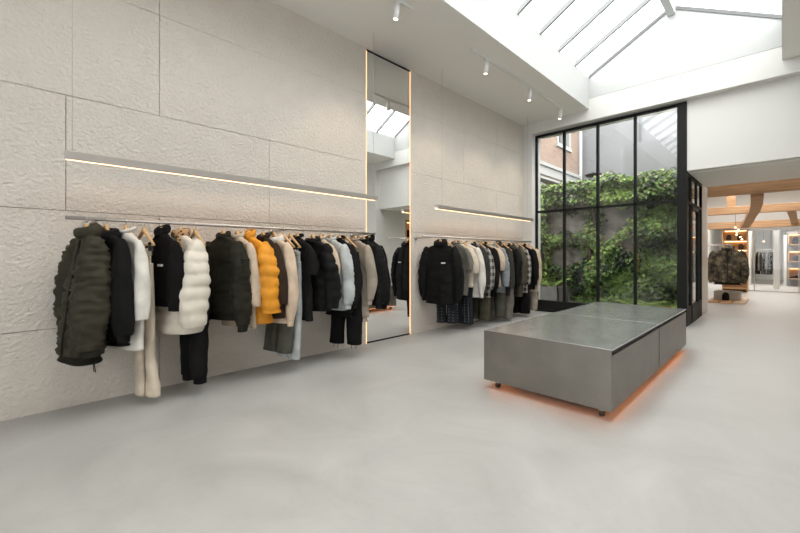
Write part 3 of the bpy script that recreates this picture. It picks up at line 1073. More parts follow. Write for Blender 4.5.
def top(name, y, yaw, zb, m, label, cat, what, W=0.235, T=0.12, Th=0.17, kind='cloth', amp=0.017, sleeve=0.58, sr=0.062, sry=0.085,
        cuff=None, hem=None, collar='rib', cm=None, zipm=None, tagc=False, pocket=False, group='tops and jackets on the left rail',
        hg=HG1, res=1.0, flare=0.02, splay=0.03, cord=False, patch=None, hoodk=1.0, x=RX, z=RZ_, elbow=0.0, lean=0.0, fwd=0.0, lining=None, scarf=False):
    COUNT[0] += 1
    seed = COUNT[0] * 7.31
    mm = M[m]
    r = garment_root(name, y, yaw, label, cat, group, x, z)
    add_hanger(y, yaw, what, hg, False, x, z)
    L = z - zb                    # from the rail down to the hem
    z0 = -0.092
    tab = [(0.0, 0.052, 0.036, z0), (0.05, 0.085, 0.038, z0 - 0.016), (0.11, W * 0.72, 0.036, z0 - 0.062),
           (0.17, W * 0.93, T * 0.30, z0 - 0.115), (0.28, W * 0.98, T * 0.42, z0 - 0.22),
           (0.6, W * 0.97 + flare * .4, (T + Th) * 0.26, None), (1.0, W * 0.90 + flare, Th * 0.46, None)]
    zhem = -L + (0.055 if hem else 0)
    zt = []
    for i, e in enumerate(tab):
        zz = e[3]
        if zz is None:
            zz = tab[4][3] + (zhem - tab[4][3]) * (0.45 if i == 5 else 1.0)
        zt.append((e[0], e[1], e[2], zz))
    def body_fn(s_):
        a, b_, _ = interp(zt, s_)
        for i in range(len(zt) - 1):
            if s_ <= zt[i + 1][0]:
                q = (s_ - zt[i][0]) / (zt[i + 1][0] - zt[i][0])
                zz = zt[i][3] + (zt[i + 1][3] - zt[i][3]) * q
                break
        return Vector((0, fwd * s_ + lean * s_ * s_, zz)), Vector((1, 0, 0)), Vector((0, 1, 0)), a, b_, 0.8
    fd = fold(kind, amp, seed)
    def bd(p, s_, th):
        d_ = fd(p, s_, th) * min(1.0, max(0.15, (s_ - 0.08) * 4))
        if zipm and math.sin(th) < 0:
            d_ -= 0.012 * math.exp(-(p.x / 0.018) ** 2)
        return d_
    ns, nt_ = int(46 * res), int(44 * res)
    v, f = loft(body_fn, ns, nt_, bd)
    mk('body', v, f, mm, r)
    if hem:
        c0, A, B, ra, rb, e = body_fn(1.0)
        def hf(s_):
            q = 1 - 0.12 * math.sin(PI * min(1, s_ * 1.1))
            return Vector((0, c0.y, zhem + 0.006 - s_ * 0.061)), A, B, ra * q * 0.97, rb * q * 0.93, 0.8
        v, f = loft(hf, 6, max(40, int(60 * res)), lambda p, s_, th: 0.0025 * math.sin(th * 30))
        mk('hem_band', v, f, M[hem], r)
    if sleeve:
        for sx in (-1, 1):
            x0 = W - 0.06
            sp = splay
            zs = z0 - 0.10
            e = elbow + 0.028 * math.sin(seed * 1.7 + sx)
            sp += 0.015 * math.sin(seed * 2.9 + sx * 2)
            ln = sleeve
            path = [(sx * (x0 - 0.01), 0, zs + 0.025), (sx * (x0 + 0.03), 0.0, zs - 0.03), (sx * (W + sp * 0.4), -0.01 - e * .3, zs - 0.03 - (ln - .03) * 0.30),
                    (sx * (W + sp * .8), -0.012 - e, zs - 0.03 - (ln - .03) * 0.62), (sx * (W + sp * 0.7), -0.02 - e * .6 + lean * .4, zs - ln)]
            ra = [(0, 0.022), (0.14, sr * .78), (0.5, sr), (0.82, sr * .95), (1.0, sr * (0.55 if cuff else 0.8))]
            rb = [(0, 0.016), (0.12, sry * 0.42), (0.42, sry * .80), (0.76, sry), (1.0, sry * (0.58 if cuff else 0.85))]
            fn = arm_fn(path, ra, rb)
            fs_ = fold('nylon' if kind == 'nylon' else kind, amp * (1.15 if kind != 'cloth' else 0.8), seed + sx * 3.3)
            v, f = loft(fn, int(42 * res), int(28 * res), lambda p, s_, th: fs_(p, s_, th) * min(1, 0.25 + s_ * 3), cap_top=True)
            o = mk('sleeve', v, f, mm, r)
            if cuff:
                c1, A, B, a_, b_, e_ = fn(1.0)
                dn = A.cross(B)
                if dn.z > 0:
                    dn = -dn
                def cf(s_):
                    q = 0.88 - 0.1 * s_
                    return c1 + dn * (0.06 * s_ - 0.006), A, B, a_ * q, b_ * q, 0.9
                v, f = loft(cf, 5, 36, lambda p, s_, th: 0.0015 * math.sin(th * 18))
                mk('cuff', v, f, M[cuff], o)
            if pocket and sx == 1:
                c1, A, B, a_, b_, e_ = fn(0.42)
                mk('sleeve_pocket', [c1 + Vector((a_ + .012, yy, zz)) for yy, zz in ((-.035, .05), (.035, .05), (.035, -.06), (-.035, -.06))] +
                   [c1 + Vector((a_ - .012, yy, zz)) for yy, zz in ((-.04, .055), (.04, .055), (.04, -.065), (-.04, -.065))],
                   [(0, 1, 2, 3), (0, 4, 5, 1), (1, 5, 6, 2), (2, 6, 7, 3), (3, 7, 4, 0)], mm, o, smooth=False)
    cmm = M[cm] if cm else mm
    if collar == 'rib':
        v, f = ring_collar(0.068, 0.052, z0 - 0.004, 0.009, 0.010, 0.012, 0.016, seed)
        mk('neck_rib', v, f, cmm, r)
    elif collar == 'stand':
        v, f = ring_collar(0.062, 0.046, z0 - 0.004, 0.010, 0.012, 0.030, 0.034, seed)
        mk('collar', v, f, cmm, r)
    elif collar == 'shirt':
        v, f = ring_collar(0.066, 0.046, z0 - 0.014, 0.011, 0.012, 0.018, 0.026, seed, 0.01)
        mk('collar', v, f, cmm, r)
    elif collar == 'hood':
        v, f = ring_collar(0.075, 0.050, z0 - 0.040 + 0.028 * (hoodk - 1), 0.018 * hoodk, 0.034 * hoodk, 0.026 * hoodk, 0.050 * hoodk, seed, 0.035)
        mk('hood', v, f, cmm, r)
    elif collar == 'fur':
        v, f = ring_collar(0.066, 0.046, z0 - 0.014, 0.020, 0.026, 0.030, 0.034, seed, 0.015)
        mk('collar', v, f, cmm, r)
    if zipm:
        zl = []
        for i in range(20):
            s_ = 0.12 + 0.88 * i / 19
            c, A, B, a_, b_, e_ = body_fn(s_)
            zl.append((0, c.y - b_ - 0.001 - max(-.004, 0) , c.z))
        MB().tube(zl, 0.006, 6).build('zip', M[zipm], r, smooth=True)
    if tagc:
        t_ = MB().box(0.045, 0.047, -0.075, -0.025, -0.235, -0.13).build('price_tag', M['kraft'], r)
        t_.rotation_euler = (0, 0, R(-35))
        MB().box(0.0471, 0.0477, -0.068, -0.032, -0.225, -0.18).build('tag_print', M['paper'], t_)
    if cord:
        for dx in (0.0, 0.02):
            MB().tube([(0.17 + dx, -0.02, -L + .1), (0.19 + dx, -0.035, -L + 0.02), (0.185 + dx * 1.4, -0.03, -L - 0.06)], 0.003, 6).build('drawcord', M['black'], r, smooth=True)
    if patch:
        c, A, B, a_, b_, e_ = body_fn(0.36)
        MB().box(0.055, 0.115, -b_ * 1.0 - 0.014, -b_ * 0.9, c.z - 0.008, c.z + 0.010).build('chest_patch', M[patch], r)
    if scarf:
        P = [(0.045, -0.03, -.10), (0.06, -0.045, -.2), (0.055, -0.06, -0.32), (0.05, -0.06, -0.42)]
        MB().tube([(-0.06, -0.02, -.14), (-0.03, 0.05, -.085), (0.03, .05, -.08)] + P, [0.015, 0.022, 0.024, 0.024, 0.022, 0.024, 0.012], 10).build('lining', M['leopard'], r, smooth=True)
    bpy.context.view_layer.update()
    rn = random.Random(int(seed * 100))
    drape(r, L, R(rn.uniform(-9, 9)), rn.uniform(-.03, .03), seed)
    return r

def trousers(name, y, yaw, zb, m, label, what, W=0.17, T=0.06, Tb=0.07, amp=0.010, top_z=-0.235, cuff=None, straps=False, dots=False,
             group='trousers on the left rail', hg=HG1, res=1.0, cat='trousers', legw=0.5, lean=0.0, tagc=False, x=RX, z=RZ_, hang=True, spread=0.0):
    COUNT[0] += 1
    seed = COUNT[0] * 5.77
    r = garment_root(name, y, yaw, label, cat, group, x, z)
    if hang:
        add_hanger(y, yaw, what, hg, True, x, z)
    L = z - zb
    fd = fold('cloth', amp, seed)
    mm = M[m]
    def wf_(s_):
        return Vector((0, 0, top_z - 0.04 * s_)), Vector((1, 0, 0)), Vector((0, 1, 0)), W * 0.93, T * 0.42, 0.7
    v, f = loft(wf_, 4, 40, lambda p, s_, th: 0.002 * math.sin(th * 5 + seed), cap_top=True)
    mk('waistband', v, f, mm, r)
    crotch = -0.30
    def hf(s_):
        return Vector((0, lean * s_ * .2, top_z - 0.035 + crotch * s_)), Vector((1, 0, 0)), Vector((0, 1, 0)), W * (0.92 + 0.1 * s_), T * (0.42 + 0.12 * s_), 0.7
    v, f = loft(hf, int(18 * res), int(44 * res), lambda p, s_, th: fd(p, 0.3 + s_ * .3, th))
    mk('hip_panel', v, f, mm, r)
    for sx in (-1, 1):
        lw = W * legw
        zt_ = top_z - 0.10
        ze = -L + (0.05 if cuff else 0)
        n = 5
        path = [(sx * (W * 0.5 + spread * k / n), (lean * (k / n) ** 2) + sx * 0.012 * (k / n), zt_ + (ze - zt_) * k / n) for k in range(n + 1)]
        ra = [(0, lw), (0.3, lw * 1.02), (1, lw * (0.8 if cuff else 0.95))]
        rb = [(0, T * 0.45), (0.4, (T + Tb) * 0.28), (1, Tb * (0.45 if not cuff else 0.5))]
        fn = arm_fn(path, ra, rb)
        fs_ = fold('cloth', amp, seed + sx * 2.1)
        v, f = loft(fn, int(46 * res), int(26 * res), lambda p, s_, th: fs_(p, s_, th), cap_top=True)
        o = mk('leg', v, f, mm, r)
        if cuff:
            def cf(s_):
                return Vector((path[-1][0], path[-1][1], ze + 0.008 - 0.058 * s_)), Vector((1, 0, 0)), Vector((0, 1, 0)), lw * 0.66 * (1 - .1 * s_), Tb * 0.38, 0.85
            v, f = loft(cf, 5, 30, lambda p, s_, th: 0.002 * math.sin(th * 14))
            mk('cuff', v, f, M[cuff], o)
        if straps:
            for q in (-0.03, 0.03):
                MB().tube([(path[-1][0] + q, path[-1][1] - .02, ze + .03), (path[-1][0] + q, path[-1][1] - .03, ze - .05)], 0.003, 6).build('drawcord', M['black'], o)
        if dots:
            dm = MB()
            for i in range(9):
                zz = -L + 0.04 + i * 0.045
                for q in (-0.035, 0.03):
                    c = (path[-1][0] + q, path[-1][1] - Tb * 0.5 - 0.006, zz)
                    dm.tube([c, (c[0], c[1] + 0.006, c[2])], 0.004, 6)
            dm.build('stud_row', M['paper'], o)
    if tagc:
        t_ = MB().box(0.10, 0.102, -0.07, -0.02, top_z - 0.09, top_z + 0.04).build('price_tag', M['kraft'], r)
        t_.rotation_euler = (0, 0, R(-30))
    rn = random.Random(int(seed * 100))
    drape(r, L, R(rn.uniform(-12, 12)), rn.uniform(-.03, .03), seed)
    return r

def Z(u, v, x=-3.45):
    return ray_z(u, v, x)
def Y(u):
    return ray_y(u, RX)

# ---- left rail
G1 = 'tops and jackets on the left rail'
top('bomber_jacket', Y(87.5), 9, Z(80, 366), 'olive', 'bulky olive green bomber jacket, first garment at the left end of the long rail', 'jacket',
    'olive bomber jacket at the left end', W=0.22, T=0.14, Th=0.24, kind='nylon', amp=0.024, sleeve=0.74, sr=0.07, sry=0.112, cuff='olive_dark', hem='olive_dark',
    collar='hood', hoodk=1.3, zipm='olive_dark', cord=True, elbow=0.02, res=1.35, lean=-0.05)
top('hooded_sweatshirt', Y(107), 18, Z(112, 348), 'black', 'black hooded sweatshirt hanging right behind the olive bomber jacket', 'sweatshirt',
    'black hooded sweatshirt behind the olive bomber', T=0.11, Th=0.15, sleeve=0.66, sr=0.06, sry=0.085, cuff='black', hem='black', collar='hood', elbow=-0.02, lean=0.02)
top('long_sleeve_shirt', Y(127), 14, Z(128, 352), 'offwhite', 'off-white long shirt with brown card tag at the neck', 'shirt',
    'off-white tagged shirt', T=0.06, Th=0.11, amp=0.009, sleeve=0.56, sr=0.045, sry=0.056, tagc=True, collar='rib')
trousers('wide_trousers', Y(145), 12, Z(145, 400, -3.55), 'cream', 'long cream trousers clipped on a hanger, lowest-reaching garment near the left end', 'long cream trousers',
         W=0.115, T=0.05, Tb=0.06, amp=0.008)
top('fleece_jacket', Y(163), 12, Z(163, 308), 'black_fleece', 'black pile fleece jacket with a small pale round patch', 'jacket',
    'black fleece with the pale patch', W=0.215, T=0.12, Th=0.14, kind='pile', amp=0.010, sleeve=0.52, sr=0.055, sry=0.075, collar='stand', patch='paper')
top('puffer_jacket', Y(181), 16, Z(180, 335), 'cream_puff', 'cream white quilted puffer jacket with leopard print lining', 'jacket',
    'cream puffer jacket', W=0.24, T=0.14, Th=0.30, kind='puff', amp=0.016, sleeve=0.66, sr=0.075, sry=0.118, collar='fur', cm='leopard', elbow=0.02, res=1.25, scarf=True)
trousers('jogger_trousers', Y(196), 10, Z(196, 386, -3.5), 'black', 'long black jogger trousers hanging between the cream puffer and the dark bomber', 'long black joggers',
         W=0.17, T=0.10, Tb=0.13, cuff='black', amp=0.014, top_z=-0.22)
top('bomber_jacket', Y(224), 14, Z(224, 322), 'darkolive', 'black-olive nylon bomber jacket with a sleeve pocket, left of the orange puffer', 'jacket',
    'black-olive bomber', W=0.24, T=0.15, Th=0.19, kind='nylon', amp=0.016, sleeve=0.70, sr=0.068, sry=0.10, cuff='olive_dark', hem='olive_dark', collar='shirt', zipm='grey_metal' if False else 'brown', pocket=True, res=1.15, elbow=0.01)
top('overshirt', Y(238), 10, Z(240, 330), 'beige', 'beige cotton overshirt squeezed between dark bomber and orange puffer', 'shirt',
    'beige overshirt beside the orange puffer', T=0.07, Th=0.09, amp=0.008, sleeve=0.55, sr=0.045, sry=0.06, collar='shirt', tagc=True, res=.8)
top('puffer_jacket', Y(249.5), 18, Z(256, 325), 'orange', 'bright amber orange quilted puffer jacket', 'jacket',
    'orange puffer jacket', W=0.24, T=0.13, Th=0.26, kind='puff', amp=0.015, sleeve=0.62, sr=0.075, sry=0.115, collar='stand', res=1.25, elbow=0.01)
top('work_jacket', Y(264), 8, Z(266, 320), 'brown', 'dark brown jacket just right of the orange puffer', 'jacket',
    'dark brown jacket beside the orange puffer', T=0.09, Th=0.11, sleeve=0.55, sr=0.05, sry=0.065, collar='shirt', res=.8)
top('sweatshirt', Y(275), 10, Z(277, 325), 'sand', 'sand coloured sweatshirt with long sleeve and ribbed cuff', 'sweatshirt',
    'sand sweatshirt', T=0.09, Th=0.12, sleeve=0.72, sr=0.058, sry=0.075, cuff='sand', hem='sand', collar='hood', cm='offwhite', amp=0.008)
trousers('wide_trousers', Y(284), 14, Z(276, 353, -3.6), 'greygreen', 'grey-green wide trousers on a clip hanger, left of the pale jeans', 'grey-green trousers',
         W=0.18, T=0.07, Tb=0.11, amp=0.012, lean=-0.08, tagc=True)
trousers('jeans', Y(291), 8, Z(293, 362, -3.45), 'paledenim', 'pale grey washed jeans hanging straight, right of the grey-green trousers', 'pale grey jeans',
         W=0.17, T=0.06, Tb=0.09, amp=0.008)
top('t_shirt', Y(298), 6, Z(300, 322), 'black', 'plain black long t-shirt right of the pale jeans', 'shirt',
    'black t-shirt beside the pale jeans', T=0.07, Th=0.09, sleeve=0.28, sr=0.045, sry=0.055)
top('puffer_jacket', Y(313), 12, Z(318, 312), 'black_nylon', 'long black hooded puffer jacket on the left rail', 'jacket',
    'black hooded puffer', W=0.24, T=0.12, Th=0.22, kind='puff', amp=0.013, sleeve=0.64, sr=0.072, sry=0.10, collar='hood', res=1.1)
top('t_shirt', Y(321), 6, Z(327, 300), 'beige', 'beige short-sleeved t-shirt right of the black puffer', 'shirt',
    'beige t-shirt', T=0.06, Th=0.07, sleeve=0.34, sr=0.045, sry=0.055, amp=0.008)
top('denim_jacket', Y(331), 12, Z(337, 311), 'paledenim', 'pale washed denim jacket on the left rail', 'jacket',
    'pale denim jacket', W=0.24, T=0.11, Th=0.15, sleeve=0.62, sr=0.062, sry=0.09, collar='shirt', cuff='paledenim', kind='nylon', amp=0.010)
top('sweatshirt', Y(340), 8, Z(345, 318), 'black', 'black sweatshirt between pale denim jacket and taupe jumper', 'sweatshirt',
    'black sweatshirt beside the pale denim jacket', T=0.10, Th=0.13, sleeve=0.62, cuff='black', hem='black', sr=0.055, sry=0.08)
trousers('wide_trousers', Y(347), 14, Z(343, 349, -3.45), 'black', 'wide black trousers with hanging drawcords below the pale denim jacket', 'black drawcord trousers',
         W=0.19, T=0.10, Tb=0.14, straps=True, amp=0.010, spread=0.02)
top('knitted_jumper', Y(356), 8, Z(363, 322), 'taupe', 'taupe knitted jumper near the right end of the left rail', 'jumper',
    'taupe jumper', T=0.09, Th=0.12, sleeve=0.60, sr=0.055, sry=0.075, cuff='taupe', hem='taupe', amp=0.007)
top('bomber_jacket', Y(364), 14, Z(372, 300), 'black_nylon', 'black nylon bomber jacket in front of the mirror edge', 'jacket',
    'black bomber in front of the mirror', W=0.235, T=0.15, Th=0.20, kind='nylon', amp=0.014, sleeve=0.66, sr=0.07, sry=0.10, cuff='black', hem='black', collar='shirt')
top('field_jacket', Y(370), 10, Z(380, 306), 'black', 'plain black jacket at the right end of the left rail', 'jacket',
    'last black jacket before the mirror', W=0.22, T=0.10, Th=0.14, sleeve=0.68, sr=0.05, sry=0.075, cuff='black', collar='stand')

# ---- farther rail
G2 = 'tops and jackets on the farther rail'
P2 = 'trousers on the farther rail'
def t2(*a, **k):
    k.setdefault('group', G2)
    k.setdefault('hg', HG2)
    k.setdefault('res', 0.7)
    return top(*a, **k)
def p2(*a, **k):
    k.setdefault('group', P2)
    k.setdefault('hg', HG2)
    k.setdefault('res', 0.7)
    return trousers(*a, **k)
t2('parka', Y(441), 14, Z(441, 305, -3.55), 'black_nylon', 'large black hooded parka with a small pale chest label, facing the camera', 'jacket',
   'black parka with pale chest label', W=0.26, T=0.16, Th=0.24, kind='nylon', amp=0.012, sleeve=0.72, sr=0.075, sry=0.105, collar='hood', hoodk=1.4, cuff='black', patch='paper', res=1.1, zipm='black')
p2('jeans', Y(447.5), 12, Z(446, 323, -3.65), 'darkdenim', 'dark denim jeans with white studs, partly below the black parka', 'dark studded jeans',
   W=0.17, T=0.06, Tb=0.09, dots=True)
t2('t_shirt', Y(456), 4, Z(462, 296), 'stonegrey', 'stone grey t-shirt directly behind the black parka', 'shirt', 'stone grey t-shirt', T=0.08, Th=0.09, sleeve=0.3, sr=.045, sry=.06)
t2('t_shirt', Y(460), 4, Z(466, 288), 'cream', 'cream short-sleeved t-shirt right of the parka', 'shirt', 'cream t-shirt', T=0.07, Th=0.09, sleeve=0.36, amp=.007)
p2('trousers', Y(463.5), 8, Z(465, 326, -3.5), 'darkdenim', 'dark trousers with white studs beneath the cream t-shirt', 'dark studded trousers', T=0.07, Tb=0.1, dots=True)
t2('sweatshirt', Y(467.5), 4, Z(474, 298), 'offwhite', 'off-white sweatshirt with long sleeve on the farther rail', 'sweatshirt', 'off-white sweatshirt', T=0.09, Th=0.12, sleeve=0.70, sr=.055, cuff='offwhite', amp=.007)
t2('shirt', Y(472.5), 4, Z(480, 300), 'charcoal', 'charcoal shirt left of the wide checked shirt', 'shirt', 'charcoal shirt', T=0.08, Th=0.1, sleeve=0.55, collar='shirt')
t2('checked_shirt', Y(476.5), 6, Z(484, 298), 'flannel', 'black and grey checked flannel shirt, nearer of the two checked ones', 'shirt', 'nearer checked shirt', T=0.11, Th=0.14, sleeve=0.64, sr=.06, sry=.085, collar='shirt', res=.9)
p2('trousers', Y(480), 6, Z(483, 319, -3.6), 'olivebrown', 'olive brown trousers below the nearer checked shirt', 'olive brown trousers', T=0.09, Tb=0.16, W=.19)
t2('sweatshirt', Y(483.5), 5, Z(491, 297), 'black', 'black sweatshirt right of the nearer checked shirt', 'sweatshirt', 'black sweatshirt beside the checked shirt', T=0.11, Th=0.13, sleeve=0.64, cuff='black', hem='black')
t2('t_shirt', Y(488.5), 4, Z(496, 287), 'beige', 'beige t-shirt between black sweatshirt and blue-grey denim jacket', 'shirt', 'beige t-shirt on the farther rail', T=0.07, Th=0.09, sleeve=0.34, amp=.007)
t2('denim_jacket', Y(492.5), 6, Z(501, 293), 'bluegrey', 'blue-grey washed denim jacket on the farther rail', 'jacket', 'blue-grey denim jacket', T=0.10, Th=0.13, sleeve=0.62, sr=.06, collar='shirt', kind='nylon', amp=.009)
p2('trousers', Y(496), 8, Z(497, 317, -3.6), 'greygreen', 'grey-green trousers below the blue-grey denim jacket', 'grey-green trousers on the farther rail', T=0.09, Tb=0.14, W=.18)
t2('jacket', Y(498.5), 5, Z(507, 296), 'charcoal', 'charcoal jacket right of the blue-grey denim jacket', 'jacket', 'charcoal jacket', T=0.12, Th=0.15, sleeve=0.66, collar='stand', kind='nylon', amp=.01)
p2('trousers', Y(504), 6, Z(510, 319, -3.5), 'stonegrey', 'stone grey wide trousers reaching lowest in the middle of the farther rail', 'stone grey trousers', T=0.10, Tb=0.16, W=.19)
t2('jacket', Y(507), 5, Z(515, 294), 'black_nylon', 'black nylon jacket right of the stone grey trousers', 'jacket', 'black nylon jacket', T=0.12, Th=0.15, sleeve=0.62, collar='shirt', kind='nylon', amp=.01)
t2('overshirt', Y(511.5), 4, Z(520, 297), 'olivebrown', 'olive brown overshirt left of the farther checked shirt', 'shirt', 'olive brown overshirt', T=0.09, Th=0.12, sleeve=0.60, collar='shirt')
t2('checked_shirt', Y(515.5), 6, Z(525, 293), 'flannel', 'black and grey checked flannel shirt, farther of the two checked ones', 'shirt', 'farther checked shirt', T=0.11, Th=0.14, sleeve=0.62, sr=.06, sry=.085, collar='shirt', res=.9)
p2('trousers', Y(520), 8, Z(526, 314, -3.5), 'black', 'wide black trousers below the farther checked shirt', 'wide black trousers on the farther rail', T=0.12, Tb=0.18, W=.20, straps=False)
t2('sweatshirt', Y(523), 4, Z(530, 290), 'black', 'black sweatshirt right of the farther checked shirt', 'sweatshirt', 'black sweatshirt near the window', T=0.10, Th=0.12, sleeve=0.6, cuff='black')
t2('long_sleeve_shirt', Y(527), 4, Z(534, 292), 'beige', 'beige long-sleeved shirt next to last before the window', 'shirt', 'beige long-sleeved shirt', T=0.08, Th=0.1, sleeve=0.62, amp=.007)
p2('trousers', Y(530), 6, Z(535, 310, -3.55), 'taupe', 'taupe trousers at the window end of the farther rail', 'taupe trousers at the window end', T=0.07, Tb=0.1, W=.16)

# ------------------------------------------------------------------ passage niche shelving
nr = empty('wall_shelving', (1.05, 10.7, 0), 0, 'wooden niche shelving with warm light in the passage wall, seen in the mirror', 'shelf')
m = MB()
m.box(0.23, 0.245, -1.55, 1.55, 0.5, 2.35)
m.build('back_panel', M['shelf_wood'], nr)
for z in (0.5, 1.13, 1.72, 2.33):
    MB().box(-0.23, 0.23, -1.55, 1.55, z, z + 0.03).build('shelf_board', M['white_metal'] if z < 2 else M['shelf_wood'], nr)
    if z > .6:
        MB().box(0.20, 0.22, -1.5, 1.5, z - 0.012, z - 0.001).build('light_strip', M['shelf_led'], nr)
for y in (-1.55, 0.0, 1.52):
    MB().box(-0.23, 0.23, y, y + 0.03, 0.0, 2.33).build('side_board', M['shelf_wood'], nr)
def bag(loc, s_, label, m_='black', rz=0):
    r = empty('backpack', loc, rz, label, 'bag')
    def fn(q):
        tab = [(0, .10, .07), (.15, .135, .085), (.6, .13, .08), (.9, .10, .06), (1, .03, .02)]
        a, b_ = interp(tab, 1 - q)
        return Vector((0, 0, .36 * (1 - q) * s_)), Vector((1, 0, 0)), Vector((0, 1, 0)), a * s_, b_ * s_, 0.75
    v, f = loft(fn, 16, 24, lambda p, s__, th: 0.006 * nz(p.x * 20, p.y * 20, p.z * 20), cap_top=True, inner=.9)
    mk('bag_body', v, f, M[m_], r)
    MB().tube([(-.03 * s_, 0, .34 * s_), (-.02 * s_, 0, .40 * s_), (.02 * s_, 0, .40 * s_), (.03 * s_, 0, .34 * s_)], .006 * s_, 6).build('carry_handle', M[m_], r, smooth=True)
bag((1.0, 9.42, 1.75), 0.85, 'black backpack on the upper niche shelf, reflected in the mirror', rz=1.57)
bag((1.0, 9.9, 1.75), 0.8, 'second black backpack farther along the upper niche shelf', 'charcoal', rz=1.57)
bag((1.0, 9.6, 1.16), 0.8, 'black backpack on the middle niche shelf', 'black', rz=1.57)

# ------------------------------------------------------------------ back room furnishings
by = 12.4
def ground_x(u, y):
    t = (u - 400) / F
    return -y * (1 - t) / (1 + t)
cx = ground_x(728, by)
top('camouflage_jacket', by + 0.05, 4, 0.47, 'camo', 'camouflage hooded jacket facing the camera in the back room', 'jacket', 'camouflage jacket', W=0.29, T=0.16, Th=0.2,
    kind='nylon', amp=0.012, sleeve=0.70, sr=0.08, sry=0.09, splay=0.05, collar='hood', hoodk=1.4, cuff='camo', zipm='black', group=None, hg=None, x=cx, z=1.45, hem='olive_dark')
for i, (mm_, lab, wh) in enumerate((('black', 'black jacket directly behind the camouflage jacket', 'black jacket behind the camouflage one'),
                                    ('charcoal', 'charcoal jacket, third on the back room rail', 'charcoal jacket in the back room'),
                                    ('olivebrown', 'olive brown jacket, fourth on the back room rail', 'olive brown jacket in the back room'),
                                    ('black_nylon', 'black nylon jacket at the far end of the back room rail', 'last jacket on the back room rail'))):
    top('jacket', by + 0.36 + i * 0.24, -4, 0.50, mm_, lab, 'jacket', wh, W=0.27, T=0.13, Th=0.16, sleeve=0.62, sr=0.06, sry=0.08, group='jackets on the back room rail',
        hg='hangers on the back room rail', x=cx + 0.0, z=1.45, res=0.6, collar='stand')
rr = empty('clothes_rail', (cx, by + 0.6, 0), 0, 'clothes rail on wall arms in the back room carrying the camouflage jacket', 'clothes rail')
MB().tube([(0, -0.7, 1.45), (0, 0.75, 1.45)], 0.0135, 10).build('tube', M['grey_metal'], rr, smooth=True)
for q in (-0.62, 0.6):
    MB().tube([(0, q, 1.462), (-2.38 - cx, q, 1.462)], 0.011, 8).build('wall_arm', M['grey_metal'], rr, smooth=True)
# low plank podium and riser under the jacket
pr = empty('plank_podium', (cx - 0.02, by + .75, 0), 0, 'low podium of orange wooden planks on the floor below the camouflage jacket', 'podium')
for k in range(3):
    MB().box(-0.34 + k * 0.235, -0.34 + k * 0.235 + 0.215, -0.75, 0.9, 0.0, 0.05).build('plank', M['plank_wood'] if k != 2 else M['plank_pale'], pr, bevel=.003)
tag(box('display_riser', cx - 0.30, cx + 0.22, by + .5, by + 1.0, 0.052, 0.26, mat('riser_white', (0.42, 0.38, 0.32), 0.6), bevel=.004), 'pale box riser on the plank podium', 'riser')
bag((cx - 0.05, by + .35, 0.05), 0.55, 'small black bag in front of the pale riser under the camouflage jacket', rz=0.2)

# wooden shelf unit with warm bulbs behind the rail
sx_ = ground_x(736, 16.6)
su = empty('shelf_unit', (sx_, 16.7, 0), 0, 'tall wooden shelf unit glowing warm behind the camouflage jacket', 'shelf')
for q in (-0.32, 0.29):
    MB().box(q, q + 0.03, -0.18, 0.18, 0, 2.03).build('side_board', M['shelf_wood'], su)
for z in (0.1, 0.55, 1.0, 1.35, 1.65, 2.0):
    MB().box(-0.29, 0.29, -0.18, 0.18, z, z + 0.03).build('shelf_board', M['shelf_wood'], su)
    if z > .6:
        MB().box(-0.27, 0.27, 0.12, 0.14, z - 0.015, z - 0.002).build('light_strip', M['shelf_led'], su)
MB().box(-0.32, 0.32, 0.18, 0.195, 0, 2.03).build('back_panel', M['shelf_wood'], su)
for i, (q, z) in enumerate(((-0.15, 1.68), (0.12, 1.68), (-0.12, 1.38), (0.15, 1.38), (0.0, 1.03))):
    bag((sx_ + q, 16.62, z), 0.5, ['small dark bag on the top shelf of the wooden unit, left', 'small dark bag on the top shelf of the wooden unit, right',
        'small dark bag on the second shelf of the wooden unit, left', 'small dark bag on the second shelf of the wooden unit, right', 'small dark bag alone on the third shelf of the wooden unit'][i], 'brown')
# twisted warm pendant
pd = empty('pendant_lamp', (cx + 0.06, 13.9, 0), 0, 'small cluster of warm bulbs hanging above the back room rail', 'light')
MB().tube([(0, 0, 3.6), (0, 0, 1.95)], 0.004, 6).build('cable', M['black_steel'], pd)
for i in range(6):
    zc = 1.95 - i * 0.065
    xx = 0.04 * math.sin(i * 1.7) + i * 0.02
    MB().tube([(xx, 0, zc + .02), (xx, 0, zc + .012), (xx, 0, zc), (xx, 0, zc - .012), (xx, 0, zc - .02)], [0.004, .018, .022, .018, .004], 10).build('bulb', M['shelf_led'], pd, smooth=True)

